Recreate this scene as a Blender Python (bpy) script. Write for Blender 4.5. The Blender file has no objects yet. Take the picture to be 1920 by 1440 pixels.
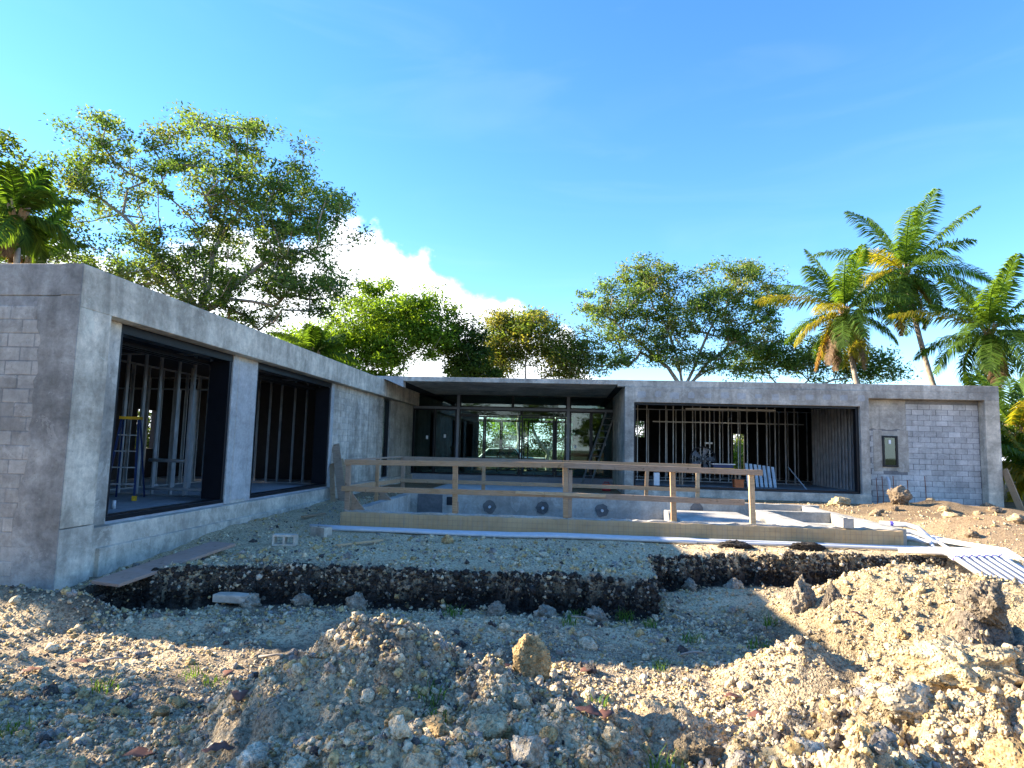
import bpy, math, random
import numpy as np
from mathutils import Vector, Matrix
random.seed(7); RNG = np.random.default_rng(11)
R = math.radians
SC = bpy.context.scene
COL = SC.collection

# ------------------------------------------------------------------ camera
cam = bpy.data.cameras.new('camera'); cam.lens = 22.465; cam.sensor_width = 36
cam.clip_start = 0.05; cam.clip_end = 3000
cam_o = bpy.data.objects.new('camera', cam); COL.objects.link(cam_o)
yaw, pit, rol = R(4.724), R(5.655), R(1.4625)
fw = Vector((-math.sin(yaw)*math.cos(pit), math.cos(yaw)*math.cos(pit), math.sin(pit)))
rt = Vector((math.cos(yaw), math.sin(yaw), 0)); up = rt.cross(fw)
r2 = rt*math.cos(rol)+up*math.sin(rol); u2 = up*math.cos(rol)-rt*math.sin(rol)
M = Matrix((r2, u2, -fw)).transposed().to_4x4(); M.translation = Vector((0, 0, 2.25))
cam_o.matrix_world = M
SC.camera = cam_o

# ------------------------------------------------------------------ sun, sky, exposure
SUN_EL = R(25.0); SUN_AZ = R(7.0)          # the sun stands to the left, a little ahead of the camera
to_sun = Vector((-math.cos(SUN_AZ)*math.cos(SUN_EL), math.sin(SUN_AZ)*math.cos(SUN_EL), math.sin(SUN_EL)))
sl = bpy.data.lights.new('sun', 'SUN'); sl.energy = 5.0; sl.angle = R(0.5); sl.color = (1.0, 0.86, 0.66)
so = bpy.data.objects.new('sun', sl); COL.objects.link(so)
so.rotation_euler = to_sun.to_track_quat('Z', 'Y').to_euler(); so.location = (-30, 5, 30)
SC.view_settings.view_transform = 'Standard'; SC.view_settings.look = 'None'
SC.view_settings.gamma = 1.0; SC.view_settings.exposure = 2.10
SC.cycles.use_denoising = True
SC.cycles.max_bounces = 7; SC.cycles.transparent_max_bounces = 12

w = bpy.data.worlds.new('World'); SC.world = w; w.use_nodes = True
nt = w.node_tree; nt.nodes.clear()
def wn(t, **k):
    n = nt.nodes.new(t)
    for a, b in k.items(): setattr(n, a, b)
    return n
def wm(op, a, b=None, c=None):
    n = wn('ShaderNodeMath', operation=op)
    for i, v in enumerate((a, b, c)):
        if v is None: continue
        if isinstance(v, (int, float)): n.inputs[i].default_value = v
        else: nt.links.new(v, n.inputs[i])
    return n.outputs[0]
sky = wn('ShaderNodeTexSky', sky_type='NISHITA'); sky.sun_disc = False
sky.sun_elevation = SUN_EL; sky.sun_rotation = math.atan2(to_sun.x, to_sun.y)
sky.altitude = 0; sky.air_density = 1.0; sky.dust_density = 0.05; sky.ozone_density = 4.0
hs = wn('ShaderNodeHueSaturation'); hs.inputs['Saturation'].default_value = 1.19; hs.inputs['Value'].default_value = 0.70; hs.inputs['Hue'].default_value = 0.505
nt.links.new(sky.outputs[0], hs.inputs['Color'])
tc = wn('ShaderNodeTexCoord'); sep = wn('ShaderNodeSeparateXYZ'); nt.links.new(tc.outputs['Generated'], sep.inputs[0])
el = wm('MULTIPLY', wm('ARCSINE', sep.outputs[2]), 57.2958)
az = wm('MULTIPLY', wm('ARCTAN2', sep.outputs[0], sep.outputs[1]), 57.2958)
ramp = wn('ShaderNodeValToRGB'); cr = ramp.color_ramp; cr.interpolation = 'EASE'
def azp(a): return (a+180)/360
stops = [(-90, .40), (-40, .52), (-26, .68), (-18.5, .73), (-13, .64), (-9, .56), (-4, .49), (-.5, .42), (2.5, .24), (8, .16)]
while len(cr.elements) < len(stops): cr.elements.new(.5)
for e, (a, v) in zip(cr.elements, stops):
    e.position = azp(a); e.color = (v, v, v, 1)
nt.links.new(wm('DIVIDE', wm('ADD', az, 180), 360), ramp.inputs[0])
nz = wn('ShaderNodeTexNoise'); nz.inputs['Scale'].default_value = 13; nz.inputs['Detail'].default_value = 9; nz.inputs['Roughness'].default_value = .56
nt.links.new(tc.outputs['Generated'], nz.inputs['Vector'])
top = wm('ADD', wm('MULTIPLY', ramp.outputs[0], 27.0), wm('MULTIPLY', wm('SUBTRACT', nz.outputs[0], .5), 9.5))
mr = wn('ShaderNodeMapRange', interpolation_type='SMOOTHSTEP')
nt.links.new(wm('SUBTRACT', top, el), mr.inputs[0]); mr.inputs[1].default_value = -.1; mr.inputs[2].default_value = 1.9
nz2 = wn('ShaderNodeTexNoise'); nz2.inputs['Scale'].default_value = 20; nz2.inputs['Detail'].default_value = 6
nt.links.new(tc.outputs['Generated'], nz2.inputs['Vector'])
cc = wn('ShaderNodeMix', data_type='RGBA'); nt.links.new(nz2.outputs[0], cc.inputs[0])
cc.inputs[6].default_value = (2.7, 3.0, 3.5, 1); cc.inputs[7].default_value = (4.5, 4.5, 4.45, 1)
wmap = wn('ShaderNodeMapping'); wmap.inputs[3].default_value = (1.2, 1.2, 6.0); wmap.inputs[2].default_value = (0, .25, 0); nt.links.new(tc.outputs['Generated'], wmap.inputs[0])
nz3 = wn('ShaderNodeTexNoise'); nz3.inputs['Scale'].default_value = 2.2; nz3.inputs['Detail'].default_value = 8; nz3.inputs['Distortion'].default_value = 1.2
nt.links.new(wmap.outputs[0], nz3.inputs['Vector'])
wr = wn('ShaderNodeMapRange', interpolation_type='SMOOTHSTEP'); nt.links.new(nz3.outputs[0], wr.inputs[0]); wr.inputs[1].default_value = .50; wr.inputs[2].default_value = .80; wr.inputs[4].default_value = .025
mixc = wn('ShaderNodeMix', data_type='RGBA')
nt.links.new(wm('MAXIMUM', mr.outputs[0], wr.outputs[0]), mixc.inputs[0]); nt.links.new(hs.outputs[0], mixc.inputs[6]); nt.links.new(cc.outputs[2], mixc.inputs[7])
bg = wn('ShaderNodeBackground'); bg.inputs[1].default_value = 0.15
nt.links.new(mixc.outputs[2], bg.inputs[0])
wo = wn('ShaderNodeOutputWorld'); nt.links.new(bg.outputs[0], wo.inputs[0])

# ------------------------------------------------------------------ object helpers
WL = {}
def link(o, parent=None, world=(0, 0, 0)):
    COL.objects.link(o); o.location = world; WL[o.name] = Vector(world)
    if parent is not None:
        o.parent = parent
        o.matrix_parent_inverse = Matrix.Translation(-WL[parent.name])
    return o
def tag(o, label=None, cat=None, group=None, kind=None):
    if label: o['label'] = label
    if cat: o['category'] = cat
    if group: o['group'] = group
    if kind: o['kind'] = kind
    return o
def thing(name, label, cat, loc, group=None):
    return tag(link(bpy.data.objects.new(name, None), None, loc), label, cat, group)
class MB:
    def __init__(s): s.v = []; s.f = []
    def add(s, vs, fs):
        n = len(s.v); s.v += [tuple(v) for v in vs]; s.f += [tuple(i+n for i in f) for f in fs]; return s
    def box(s, x0, x1, y0, y1, z0, z1):
        return s.add([(x0,y0,z0),(x1,y0,z0),(x1,y1,z0),(x0,y1,z0),(x0,y0,z1),(x1,y0,z1),(x1,y1,z1),(x0,y1,z1)],
                     [(0,3,2,1),(4,5,6,7),(0,1,5,4),(1,2,6,5),(2,3,7,6),(3,0,4,7)])
    def bar(s, a, b, w, h, roll=0.0):
        a, b = Vector(a), Vector(b); d = (b-a).normalized()
        ref = Vector((0, 0, 1)) if abs(d.z) < .95 else Vector((0, 1, 0))
        x = d.cross(ref).normalized(); z = x.cross(d)
        x, z = x*math.cos(roll)+z*math.sin(roll), z*math.cos(roll)-x*math.sin(roll)
        vs = [p + x*(i*w/2) + z*(j*h/2) for p in (a, b) for i, j in ((-1,-1),(1,-1),(1,1),(-1,1))]
        return s.add(vs, [(0,1,2,3),(7,6,5,4),(0,4,5,1),(1,5,6,2),(2,6,7,3),(3,7,4,0)])
    def tube(s, pts, rad, n=8, cap=True):
        pts = [Vector(p) for p in pts]; k = len(pts)
        if not hasattr(rad, '__len__'): rad = [rad]*k
        base = len(s.v); px = None
        for i, p in enumerate(pts):
            d = (pts[min(i+1, k-1)]-pts[max(i-1, 0)]).normalized()
            if px is None:
                ref = Vector((0, 0, 1)) if abs(d.z) < .9 else Vector((1, 0, 0))
                px = d.cross(ref).normalized()
            else:
                px = (px - d*px.dot(d)).normalized()
            py = d.cross(px)
            for j in range(n):
                a = 2*math.pi*j/n
                s.v.append(tuple(p + (px*math.cos(a)+py*math.sin(a))*rad[i]))
        for i in range(k-1):
            for j in range(n):
                a, b = base+i*n+j, base+i*n+(j+1) % n
                s.f.append((a, b, b+n, a+n))
        if cap:
            s.f.append(tuple(base+j for j in reversed(range(n)))); s.f.append(tuple(base+(k-1)*n+j for j in range(n)))
        return s
    def prism(s, poly, h0, h1, axis='z'):
        n = len(poly)
        f = {'z': lambda a, b, c: (a, b, c), 'y': lambda a, b, c: (a, c, b), 'x': lambda a, b, c: (c, a, b)}[axis]
        vs = [f(a, b, h0) for a, b in poly]+[f(a, b, h1) for a, b in poly]
        fs = [tuple(range(n))[::-1], tuple(range(n, 2*n))]+[(i, (i+1) % n, (i+1) % n+n, i+n) for i in range(n)]
        return s.add(vs, fs)
    def mesh(s, name):
        me = bpy.data.meshes.new(name); me.from_pydata(s.v, [], s.f); me.validate()
        import bmesh
        b = bmesh.new(); b.from_mesh(me); bmesh.ops.recalc_face_normals(b, faces=b.faces); b.to_mesh(me); b.free()
        return me
    def build(s, name, mat, parent=None, bevel=0, smooth=False, world=(0, 0, 0)):
        me = s.mesh(name)
        if mat: me.materials.append(mat)
        if smooth:
            me.polygons.foreach_set('use_smooth', [True]*len(me.polygons))
        o = link(bpy.data.objects.new(name, me), parent, world)
        if bevel:
            b = o.modifiers.new('bevel', 'BEVEL'); b.width = bevel; b.segments = 1; b.limit_method = 'ANGLE'
        return o
def inst(name, me, parent, loc, rot=(0, 0, 0), scale=None, mat=None):
    o = link(bpy.data.objects.new(name, me), parent, loc); o.rotation_euler = rot
    if scale: o.scale = scale
    return o
def np_mesh(name, verts, faces, mat, smooth=False, col=None):
    """verts (n,3), faces (m,k) arrays, col (n,3) optional point colour"""
    me = bpy.data.meshes.new(name); n, m, k = len(verts), len(faces), faces.shape[1]
    me.vertices.add(n); me.vertices.foreach_set('co', np.ascontiguousarray(verts, dtype=np.float32).ravel())
    me.loops.add(m*k); me.loops.foreach_set('vertex_index', np.ascontiguousarray(faces, dtype=np.int32).ravel())
    me.polygons.add(m); me.polygons.foreach_set('loop_start', np.arange(0, m*k, k, dtype=np.int32))
    if smooth: me.polygons.foreach_set('use_smooth', np.ones(m, dtype=bool))
    me.update(calc_edges=True)
    if col is not None:
        a = me.color_attributes.new('tint', 'FLOAT_COLOR', 'POINT')
        a.data.foreach_set('color', np.hstack([col, np.ones((n, 1))]).astype(np.float32).ravel())
    if mat: me.materials.append(mat)
    return me

# ------------------------------------------------------------------ numpy noise
def vnoise(x, y, s, seed):
    x = np.asarray(x)/s; y = np.asarray(y)/s
    xi = np.floor(x).astype(np.int64); yi = np.floor(y).astype(np.int64); fx = x-xi; fy = y-yi
    def h(a, b):
        v = (a*374761393 + b*668265263 + seed*974711) & 0xffffffff
        v = ((v ^ (v >> 13))*1274126177) & 0xffffffff
        return ((v ^ (v >> 16)) & 0xffff)/65535.0
    u = fx*fx*(3-2*fx); v = fy*fy*(3-2*fy)
    return (h(xi, yi)*(1-u)+h(xi+1, yi)*u)*(1-v)+(h(xi, yi+1)*(1-u)+h(xi+1, yi+1)*u)*v-.5
def sst(a, b, x):
    t = np.clip((x-a)/(b-a), 0, 1); return t*t*(3-2*t)

# ------------------------------------------------------------------ materials
class NT:
    def __init__(s, name):
        s.m = bpy.data.materials.new(name); s.m.use_nodes = True; s.t = s.m.node_tree
        s.b = s.t.nodes['Principled BSDF']; s.out = s.t.nodes['Material Output']
    def n(s, t, ins=None, **k):
        n = s.t.nodes.new(t)
        for a, b in k.items(): setattr(n, a, b)
        for i, v in (ins or {}).items(): s.put(v, n.inputs[i])
        return n
    def put(s, v, sock):
        if isinstance(v, bpy.types.NodeSocket): s.t.links.new(v, sock)
        else: sock.default_value = v
    def pos(s, sc=(1, 1, 1)):
        g = s.n('ShaderNodeNewGeometry'); m = s.n('ShaderNodeMapping', {0: g.outputs['Position'], 3: sc}); return m.outputs[0]
    def noise(s, vec, scale, detail=4, rough=.55, dist=0):
        return s.n('ShaderNodeTexNoise', {'Vector': vec, 'Scale': scale, 'Detail': detail, 'Roughness': rough, 'Distortion': dist}).outputs[0]
    def ramp(s, fac, stops):
        r = s.n('ShaderNodeValToRGB', {0: fac}); c = r.color_ramp
        while len(c.elements) < len(stops): c.elements.new(.5)
        for e, (p, v) in zip(c.elements, stops):
            e.position = p; e.color = (*v, 1) if hasattr(v, '__len__') else (v, v, v, 1)
        return r.outputs[0]
    def mix(s, f, a, b, mode='MIX'):
        n = s.n('ShaderNodeMix', data_type='RGBA', blend_type=mode)
        for v, i in ((f, 0), (a, 6), (b, 7)):
            if hasattr(v, '__len__') and not isinstance(v, bpy.types.NodeSocket): v = (*v, 1)
            s.put(v, n.inputs[i])
        return n.outputs[2]
    def bump(s, h, strength, dist):
        b = s.n('ShaderNodeBump', {'Height': h, 'Strength': strength, 'Distance': dist}); s.t.links.new(b.outputs[0], s.b.inputs['Normal']); return b
    def fin(s, col, rough=.9, metal=0.0, spec=.3):
        s.put(col if isinstance(col, bpy.types.NodeSocket) else (*col, 1), s.b.inputs['Base Color'])
        s.put(rough, s.b.inputs['Roughness']); s.put(metal, s.b.inputs['Metallic']); s.put(spec, s.b.inputs['Specular IOR Level'])
        return s.m
def concrete(name, c, streak=.5, patch=.5, rough=.93, fine=1.0):
    rv = 1.0 if name.startswith('block') else .3
    t = NT(name); p = t.pos(); col = t.mix(0.0, c, c)
    def mul(fac, lo, hi, k):
        nonlocal col
        lo, hi = 1-(1-lo)*k, 1+(hi-1)*k
        col = t.mix(1.0, col, t.ramp(fac, [(.30, lo/1.5), (.70, hi/1.5)]), 'MULTIPLY'); col = t.mix(1.0, col, (1.5, 1.5, 1.5), 'MULTIPLY')
    a = t.noise(p, .75, 5, .6, .4); b = t.noise(p, 3.2, 8, .72, .5); d = t.noise(p, 15, 5, .7); g = t.noise(p, 90, 2)
    v = t.noise(t.pos((2.6, 2.6, .26)), 1.3, 4, .55, .6); h = t.noise(t.pos((.6, .6, 3.0)), .9, 4, .55, .8)
    mul(a, .52, 1.40, patch); mul(b, .62, 1.34, patch); mul(v, .66, 1.30, streak); mul(h, .78, 1.20, patch); mul(d, .80, 1.14, 1.0)
    col = t.mix(t.ramp(t.noise(p, 1.5, 9, .68, 1.2), [(.585, 0), (.60, .5*patch), (.72, .25*patch)]), col, tuple(min(.72, x*1.35+.03) for x in c))   # dried slurry
    col = t.mix(t.ramp(t.noise(p, 1.1, 9, .7, .9), [(.33, .6*patch), (.36, 0)]), col, tuple(x*.52 for x in c))                                        # damp trowelled patches
    rnd = t.n('ShaderNodeObjectInfo').outputs['Random']
    col = t.mix(t.ramp(rnd, [(0, .38*rv), (.5, 0)]), col, tuple(x*.55 for x in c)); col = t.mix(t.ramp(rnd, [(.6, 0), (1, .35*rv)]), col, tuple(min(.7, x*1.3) for x in c))
    col = t.mix(t.ramp(t.noise(p, 48, 2), [(.66, 0), (.74, .6)]), col, tuple(x*.4 for x in c))
    col = t.mix(t.ramp(t.noise(p, .35, 3), [(.55, 0), (.75, .16)]), col, (.42, .33, .22))
    t.bump(t.mix(.5, t.mix(.5, d, g), b), .6*fine, .03)
    return t.fin(col, rough)
def plain(name, c, rough=.6, metal=0.0, var=.25, scale=6, spec=.4):
    t = NT(name); n = t.noise(t.pos(), scale, 5, .6)
    col = t.mix(t.ramp(n, [(.3, 0), (.7, 1)]), tuple(x*(1-var) for x in c), tuple(min(.9, x*(1+var)) for x in c))
    t.bump(t.noise(t.pos(), scale*8, 3), .15, .004)
    return t.fin(col, rough, metal, spec)
def wood(name, c, dark=.5):
    t = NT(name)
    g = t.n('ShaderNodeTexCoord').outputs['Object']
    m = t.n('ShaderNodeMapping', {0: g, 3: (1, 1, 1)}).outputs[0]
    n1 = t.noise(m, 3.0, 6, .65, .4); n2 = t.noise(t.pos((2, 14, 30)), 3, 4, .6, .6); n3 = t.noise(t.pos((1, 1, 1)), 9, 2)
    col = t.mix(t.ramp(n2, [(.3, 0), (.7, 1)]), tuple(x*dark for x in c), c)
    col = t.mix(t.ramp(n1, [(.4, 0), (.75, .6)]), col, tuple(x*.6+.12 for x in c))
    col = t.mix(t.ramp(n3, [(.66, 0), (.72, .7)]), col, tuple(x*.35 for x in c))
    t.bump(n2, .3, .004)
    return t.fin(col, .85)
def tinted(name, rough=.95, bump=None, trans=0.0, mul=1.0, spec=.25):
    t = NT(name); a = t.n('ShaderNodeVertexColor', layer_name='tint').outputs[0]
    p = t.pos(); col = a
    if bump:
        n = t.noise(p, bump, 6, .75); v = t.n('ShaderNodeTexVoronoi', {'Vector': p, 'Scale': 46.0}).outputs['Distance']
        col = t.mix(t.ramp(n, [(.36, .8), (.56, 0)]), a, t.mix(1.0, a, (.30, .26, .21), 'MULTIPLY'))
        col = t.mix(t.ramp(v, [(.1, .4), (.4, 0)]), col, t.mix(1.0, col, (1.35, 1.32, 1.25), 'MULTIPLY'))
        t.bump(t.mix(.5, n, t.ramp(v, [(0, 1), (.55, 0)])), 1.0, .03)
    m = t.fin(col, rough, 0, spec)
    if trans:
        tr = t.n('ShaderNodeBsdfTranslucent', {0: t.mix(1.0, a, (1.5, 1.35, .5), 'MULTIPLY')})
        mx = t.n('ShaderNodeMixShader', {0: trans, 1: t.b.outputs[0], 2: tr.outputs[0]})
        t.t.links.new(mx.outputs[0], t.out.inputs[0])
    return m
MT = {}
MT['conc'] = concrete('concrete_beam', (.56, .49, .385), .8, .8)
MT['conc_dark'] = concrete('concrete_plaster_dark', (.31, .295, .265), .8, .9)
MT['conc_mid'] = concrete('concrete_render', (.44, .405, .345), .7, .8)
MT['conc_light'] = concrete('concrete_patch', (.40, .40, .39), .2, .5)
MT['stem'] = concrete('concrete_stem', (.51, .455, .37), .7, .8)
MT['block_r'] = concrete('block_pale', (.52, .51, .485), .4, .6)
MT['block_l'] = concrete('block_grey', (.42, .395, .35), .8, .8)
MT['block_w'] = concrete('block_slurry', (.50, .445, .36), .9, .9)
MT['mortar'] = concrete('mortar', (.21, .21, .21), .2, .5)
MT['mortar_w'] = concrete('mortar_slurry', (.36, .335, .295), .8, .9)
MT['mortar_f'] = concrete('mortar_front', (.30, .295, .28), .4, .7)
MT['slab'] = concrete('floor_concrete', (.30, .31, .33), .1, .4)
MT['patio'] = concrete('patio_concrete', (.40, .39, .36), .2, .5)
MT['inner'] = plain('interior_shade', (.022, .023, .026), .9)  # room shade put into the colour: inside surfaces drawn near-black
MT['frame'] = plain('black_aluminium', (.012, .013, .017), .35, .3, .2)
MT['mull'] = plain('grey_aluminium', (.20, .22, .25), .4, .3, .1)
MT['steel'] = plain('galvanised_steel', (.42, .44, .45), .42, .55, .25, 3)
MT['gunite'] = concrete('pool_gunite', (.37, .355, .315), .4, .7)
MT['wood'] = wood('lumber', (.47, .30, .16)); MT['wood2'] = wood('lumber_pale', (.58, .41, .23)); MT['wood_grey'] = wood('lumber_weathered', (.38, .27, .18)); MT['grout'] = concrete('niche_grout', (.13, .13, .13), .2, .5); MT['ply'] = wood('plank_brown', (.40, .27, .20), .65)
MT['pvc'] = plain('white_pvc', (.52, .53, .54), .45, 0, .12)
MT['primer'] = plain('purple_primer', (.13, .10, .42), .5)
MT['rust'] = plain('rusty_rebar', (.24, .09, .05), .8)
MT['blue'] = plain('blue_fibreglass', (.012, .03, .10), .45); MT['yellow'] = plain('yellow_plastic', (.62, .36, .02), .5)
MT['orange'] = plain('orange_plastic', (.55, .13, .03), .5); MT['red'] = plain('red_plastic', (.45, .03, .03), .5)
MT['white'] = plain('white_paint', (.75, .76, .76), .45, 0, .06); MT['black'] = plain('black_rubber', (.02, .02, .022), .6)
MT['bark'] = plain('bark_grey', (.33, .285, .23), .95, 0, .45, 5); MT['bark_p'] = plain('palm_bark', (.30, .25, .20), .95, 0, .4, 4)
MT['leaf'] = tinted('foliage', .65, None, .62, spec=.3)
MT['rock'] = tinted('limestone', .95, 22)
def glass(name, tint, refl):
    t = NT(name); fr = t.n('ShaderNodeFresnel', {0: 1.5})
    tr = t.n('ShaderNodeBsdfTransparent', {0: (*tint, 1)}); gl = t.n('ShaderNodeBsdfGlossy', {0: (.85, .95, .93, 1), 1: .02})
    f = t.n('ShaderNodeMath', {0: fr.outputs[0], 1: refl}, operation='MULTIPLY_ADD'); f.inputs[2].default_value = .0
    mx = t.n('ShaderNodeMixShader', {0: f.outputs[0], 1: tr.outputs[0], 2: gl.outputs[0]}); t.t.links.new(mx.outputs[0], t.out.inputs[0]); return t.m
MT['glass'] = glass('clear_glass', (.80, .90, .87), .8); MT['glass_t'] = glass('tinted_glass', (.36, .56, .53), 1.8)
def terrain_mat():
    t = NT('limestone_soil'); a = t.n('ShaderNodeVertexColor', layer_name='tint').outputs[0]; p = t.pos()
    n1 = t.noise(p, 1.3, 6, .65); n2 = t.noise(p, 26, 5, .7); n3 = t.noise(p, 70, 4, .7)
    v = t.n('ShaderNodeTexVoronoi', {'Vector': p, 'Scale': 34.0}); v2 = t.n('ShaderNodeTexVoronoi', {'Vector': p, 'Scale': 85.0})
    col = t.mix(t.ramp(n1, [(.35, .0), (.65, .5)]), a, t.mix(1.0, a, (.55, .5, .46), 'MULTIPLY'))
    col = t.mix(t.ramp(n2, [(.40, .8), (.54, 0)]), col, t.mix(1.0, col, (.30, .27, .24), 'MULTIPLY'))
    col = t.mix(t.ramp(v.outputs['Distance'], [(.18, .55), (.42, 0)]), col, t.mix(1.0, col, (1.45, 1.4, 1.3), 'MULTIPLY'))
    h = t.mix(.5, t.ramp(v.outputs['Distance'], [(0, 1), (.6, 0)]), t.mix(.5, n2, t.ramp(v2.outputs['Distance'], [(0, 1), (.6, 0)])))
    t.bump(h, .9, .03)
    return t.fin(col, .97, 0, .15)
MT['soil'] = terrain_mat()
# ------------------------------------------------------------------ terrain
LX = [-40, -7.4, -6.9, -6.3, -5.8, -4, -2, 0, 1.25, 1.40, 1.52, 3, 5, 6.6, 7.0, 8.6, 9.4, 40]
LY = [7.9, 8.0, 8.2, 8.6, 8.95, 9.45, 9.75, 9.72, 9.62, 9.75, 11.6, 12.15, 12.45, 12.6, 12.5, 12.6, 10.4, 9]
def lip_d(x, y):
    return y - (np.interp(x, LX, LY) + vnoise(x, y*0+3, .55, 5)*.22 + vnoise(x, y, .17, 6)*.14 + vnoise(x, y, .07, 7)*.08)
def bump(x, y, cx, cy, rx, ry, p=1.0, rot=0.0):
    c, s = math.cos(rot), math.sin(rot); dx, dy = x-cx, y-cy
    q = np.sqrt(((dx*c+dy*s)/rx)**2+((dy*c-dx*s)/ry)**2)
    return np.clip(1-q, 0, 1)**p
def height(x, y, fine=True):
    x = np.asarray(x, float); y = np.asarray(y, float)
    low = -.06 + vnoise(x, y, 2.3, 1)*.12 + vnoise(x, y, .8, 2)*.07
    d = lip_d(x, y)
    trench = sst(-1.3, -.25, d)*sst(.2, -.1, d)*sst(-6.9, -5.9, x)*sst(9.2, 8.4, x)
    low = low - .17*trench
    low = low + .06*sst(-1.9, -1.35, d)*sst(-.7, -1.3, d)*sst(2.0, 1.0, x)
    ter = np.interp(y, [8, 10, 14, 19, 24, 60], [.36, .40, .44, .54, .60, .55]) + vnoise(x, y, 1.7, 3)*.07
    ter = ter + .10*sst(9, 12, x)*vnoise(x, y, 1.1, 8) + .45*bump(x, y, 10.6, 16.8, 2.2, 1.5, .8) + .22*bump(x, y, 12.4, 22.2, 3.2, 1.2, .8)*(1+vnoise(x, y, .4, 4))
    ter = ter - .22*sst(-5.6, -6.9, x)*sst(14, 8.5, y)
    T = sst(-.26, .07, d+.10*vnoise(x, y, .3, 71))
    z = low*(1-T)+ter*T
    # heap against the corner of the left wing, spoil mounds, foreground piles
    z = np.maximum(z, -.1+.46*bump(x, y, -7.2, 7.8, 1.5, .8, .7)+.22*bump(x, y, -5.9, 7.8, 1.0, .5, .8))
    rub = vnoise(x, y, .5, 21)*.22+np.abs(vnoise(x, y, .24, 22))*.34-.08+np.abs(vnoise(x, y, .11, 23))*.16
    mA = .72*np.clip(bump(x, y, 6.5, 9.25, 3.75, 2.5, 1)*2.6, 0, 1)**.8*(1+.25*vnoise(x, y, 1.3, 9)) + .10*bump(x, y, 9.0, 9.5, 4, 4, 1)
    mA = mA*(1-.6*sst(5.4, 7.0, x)*sst(8.2, 10.2, y))
    mA = mA + np.where(mA > .05, rub*.5, 0)
    z = np.maximum(z, mA-.1)
    z = np.maximum(z, -.1+.46*bump(x, y, 2.45, 7.0, .95, .65, .9)*(1+rub))
    z = np.maximum(z, -.12+.50*np.clip(bump(x, y, 4.6, 6.6, 2.3, 1.5, 1)*1.7, 0, 1)+rub*.3)
    pc = np.maximum.reduce([1.02*bump(x, y, -1.50, 5.15, 1.65, 1.55, .95), .72*bump(x, y, -.62, 5.0, 1.5, 1.2, .8), .70*bump(x, y, -.95, 3.7, 1.9, 1.4, .7),
                            .60*bump(x, y, .0, 4.5, 1.35, 1.5, .75), .40*bump(x, y, .75, 5.35, .8, .6, .8)])
    z = np.maximum(z, -.12+pc+np.where(pc > .04, rub*.75, 0))
    pr = np.maximum.reduce([1.35*bump(x, y, 3.05, 5.05, .95, .8, .75), 1.15*bump(x, y, 3.0, 4.1, 2.3, 2.0, .72), .98*bump(x, y, 1.75, 3.2, 1.6, 1.5, .65), .85*bump(x, y, 4.4, 5.2, 2.0, 1.6, .7)])
    z = np.maximum(z, -.12+pr+np.where(pr > .04, rub*1.15, 0))
    if fine:
        near = sst(30, 6, np.hypot(x, y))
        z = z + near*(vnoise(x, y, .30, 11)*.05+vnoise(x, y, .11, 12)*.045+vnoise(x, y, .045, 13)*.022)
    z = np.where((x > -4.55) & (x < 6.85) & (y > 13.72) & (y < 19.2), -1.2, z)
    z = np.where((x < -7.0) & (y > 8.5) & (x > -14), np.minimum(z, .3), z)
    return z
def soil_tint(x, y, z):
    d = lip_d(x, y); n = x.shape[0]
    a = vnoise(x, y, 1.4, 31)+.6*vnoise(x, y, .35, 32)+.4*vnoise(x, y, .1, 33)
    grey = np.array([.68, .54, .34]); cream = np.array([.50, .39, .225]); dark = np.array([.060, .052, .046]); tan = np.array([.40, .29, .175]); black = np.array([.024, .020, .017])
    c = np.repeat(grey[None], n, 0)
    def lay(c, col, m): m = np.clip(m, 0, 1)[:, None]; return c*(1-m)+col*m
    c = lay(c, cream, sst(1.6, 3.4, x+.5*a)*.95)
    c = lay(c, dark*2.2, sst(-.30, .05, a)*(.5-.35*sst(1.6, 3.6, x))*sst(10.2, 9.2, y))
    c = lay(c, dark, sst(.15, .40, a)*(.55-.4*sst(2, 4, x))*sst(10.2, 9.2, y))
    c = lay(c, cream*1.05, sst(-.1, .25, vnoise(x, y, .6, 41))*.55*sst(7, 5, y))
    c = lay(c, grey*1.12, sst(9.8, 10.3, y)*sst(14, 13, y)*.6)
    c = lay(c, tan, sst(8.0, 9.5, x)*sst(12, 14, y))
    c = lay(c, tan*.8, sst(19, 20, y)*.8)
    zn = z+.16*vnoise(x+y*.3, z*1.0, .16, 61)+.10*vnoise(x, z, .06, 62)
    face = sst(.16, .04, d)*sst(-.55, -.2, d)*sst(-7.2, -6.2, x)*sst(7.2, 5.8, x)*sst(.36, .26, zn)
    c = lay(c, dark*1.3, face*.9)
    c = lay(c, black, face*sst(.22, .08, zn))  # lower face blackened over the topsoil: overhang shade painted in
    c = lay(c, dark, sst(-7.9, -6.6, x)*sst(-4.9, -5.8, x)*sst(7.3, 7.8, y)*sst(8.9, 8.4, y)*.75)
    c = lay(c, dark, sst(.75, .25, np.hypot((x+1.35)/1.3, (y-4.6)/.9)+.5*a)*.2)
    c = lay(c, dark*2.5, sst(.5, .15, np.hypot(x-3.05, y-5.0)+.25*a)*.9)  # peak of the right pile darkened: its shadow painted into the soil
    c = lay(c, np.array([.10, .13, .07]), sst(34, 45, np.hypot(x, y))*.9)
    return c
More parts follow.
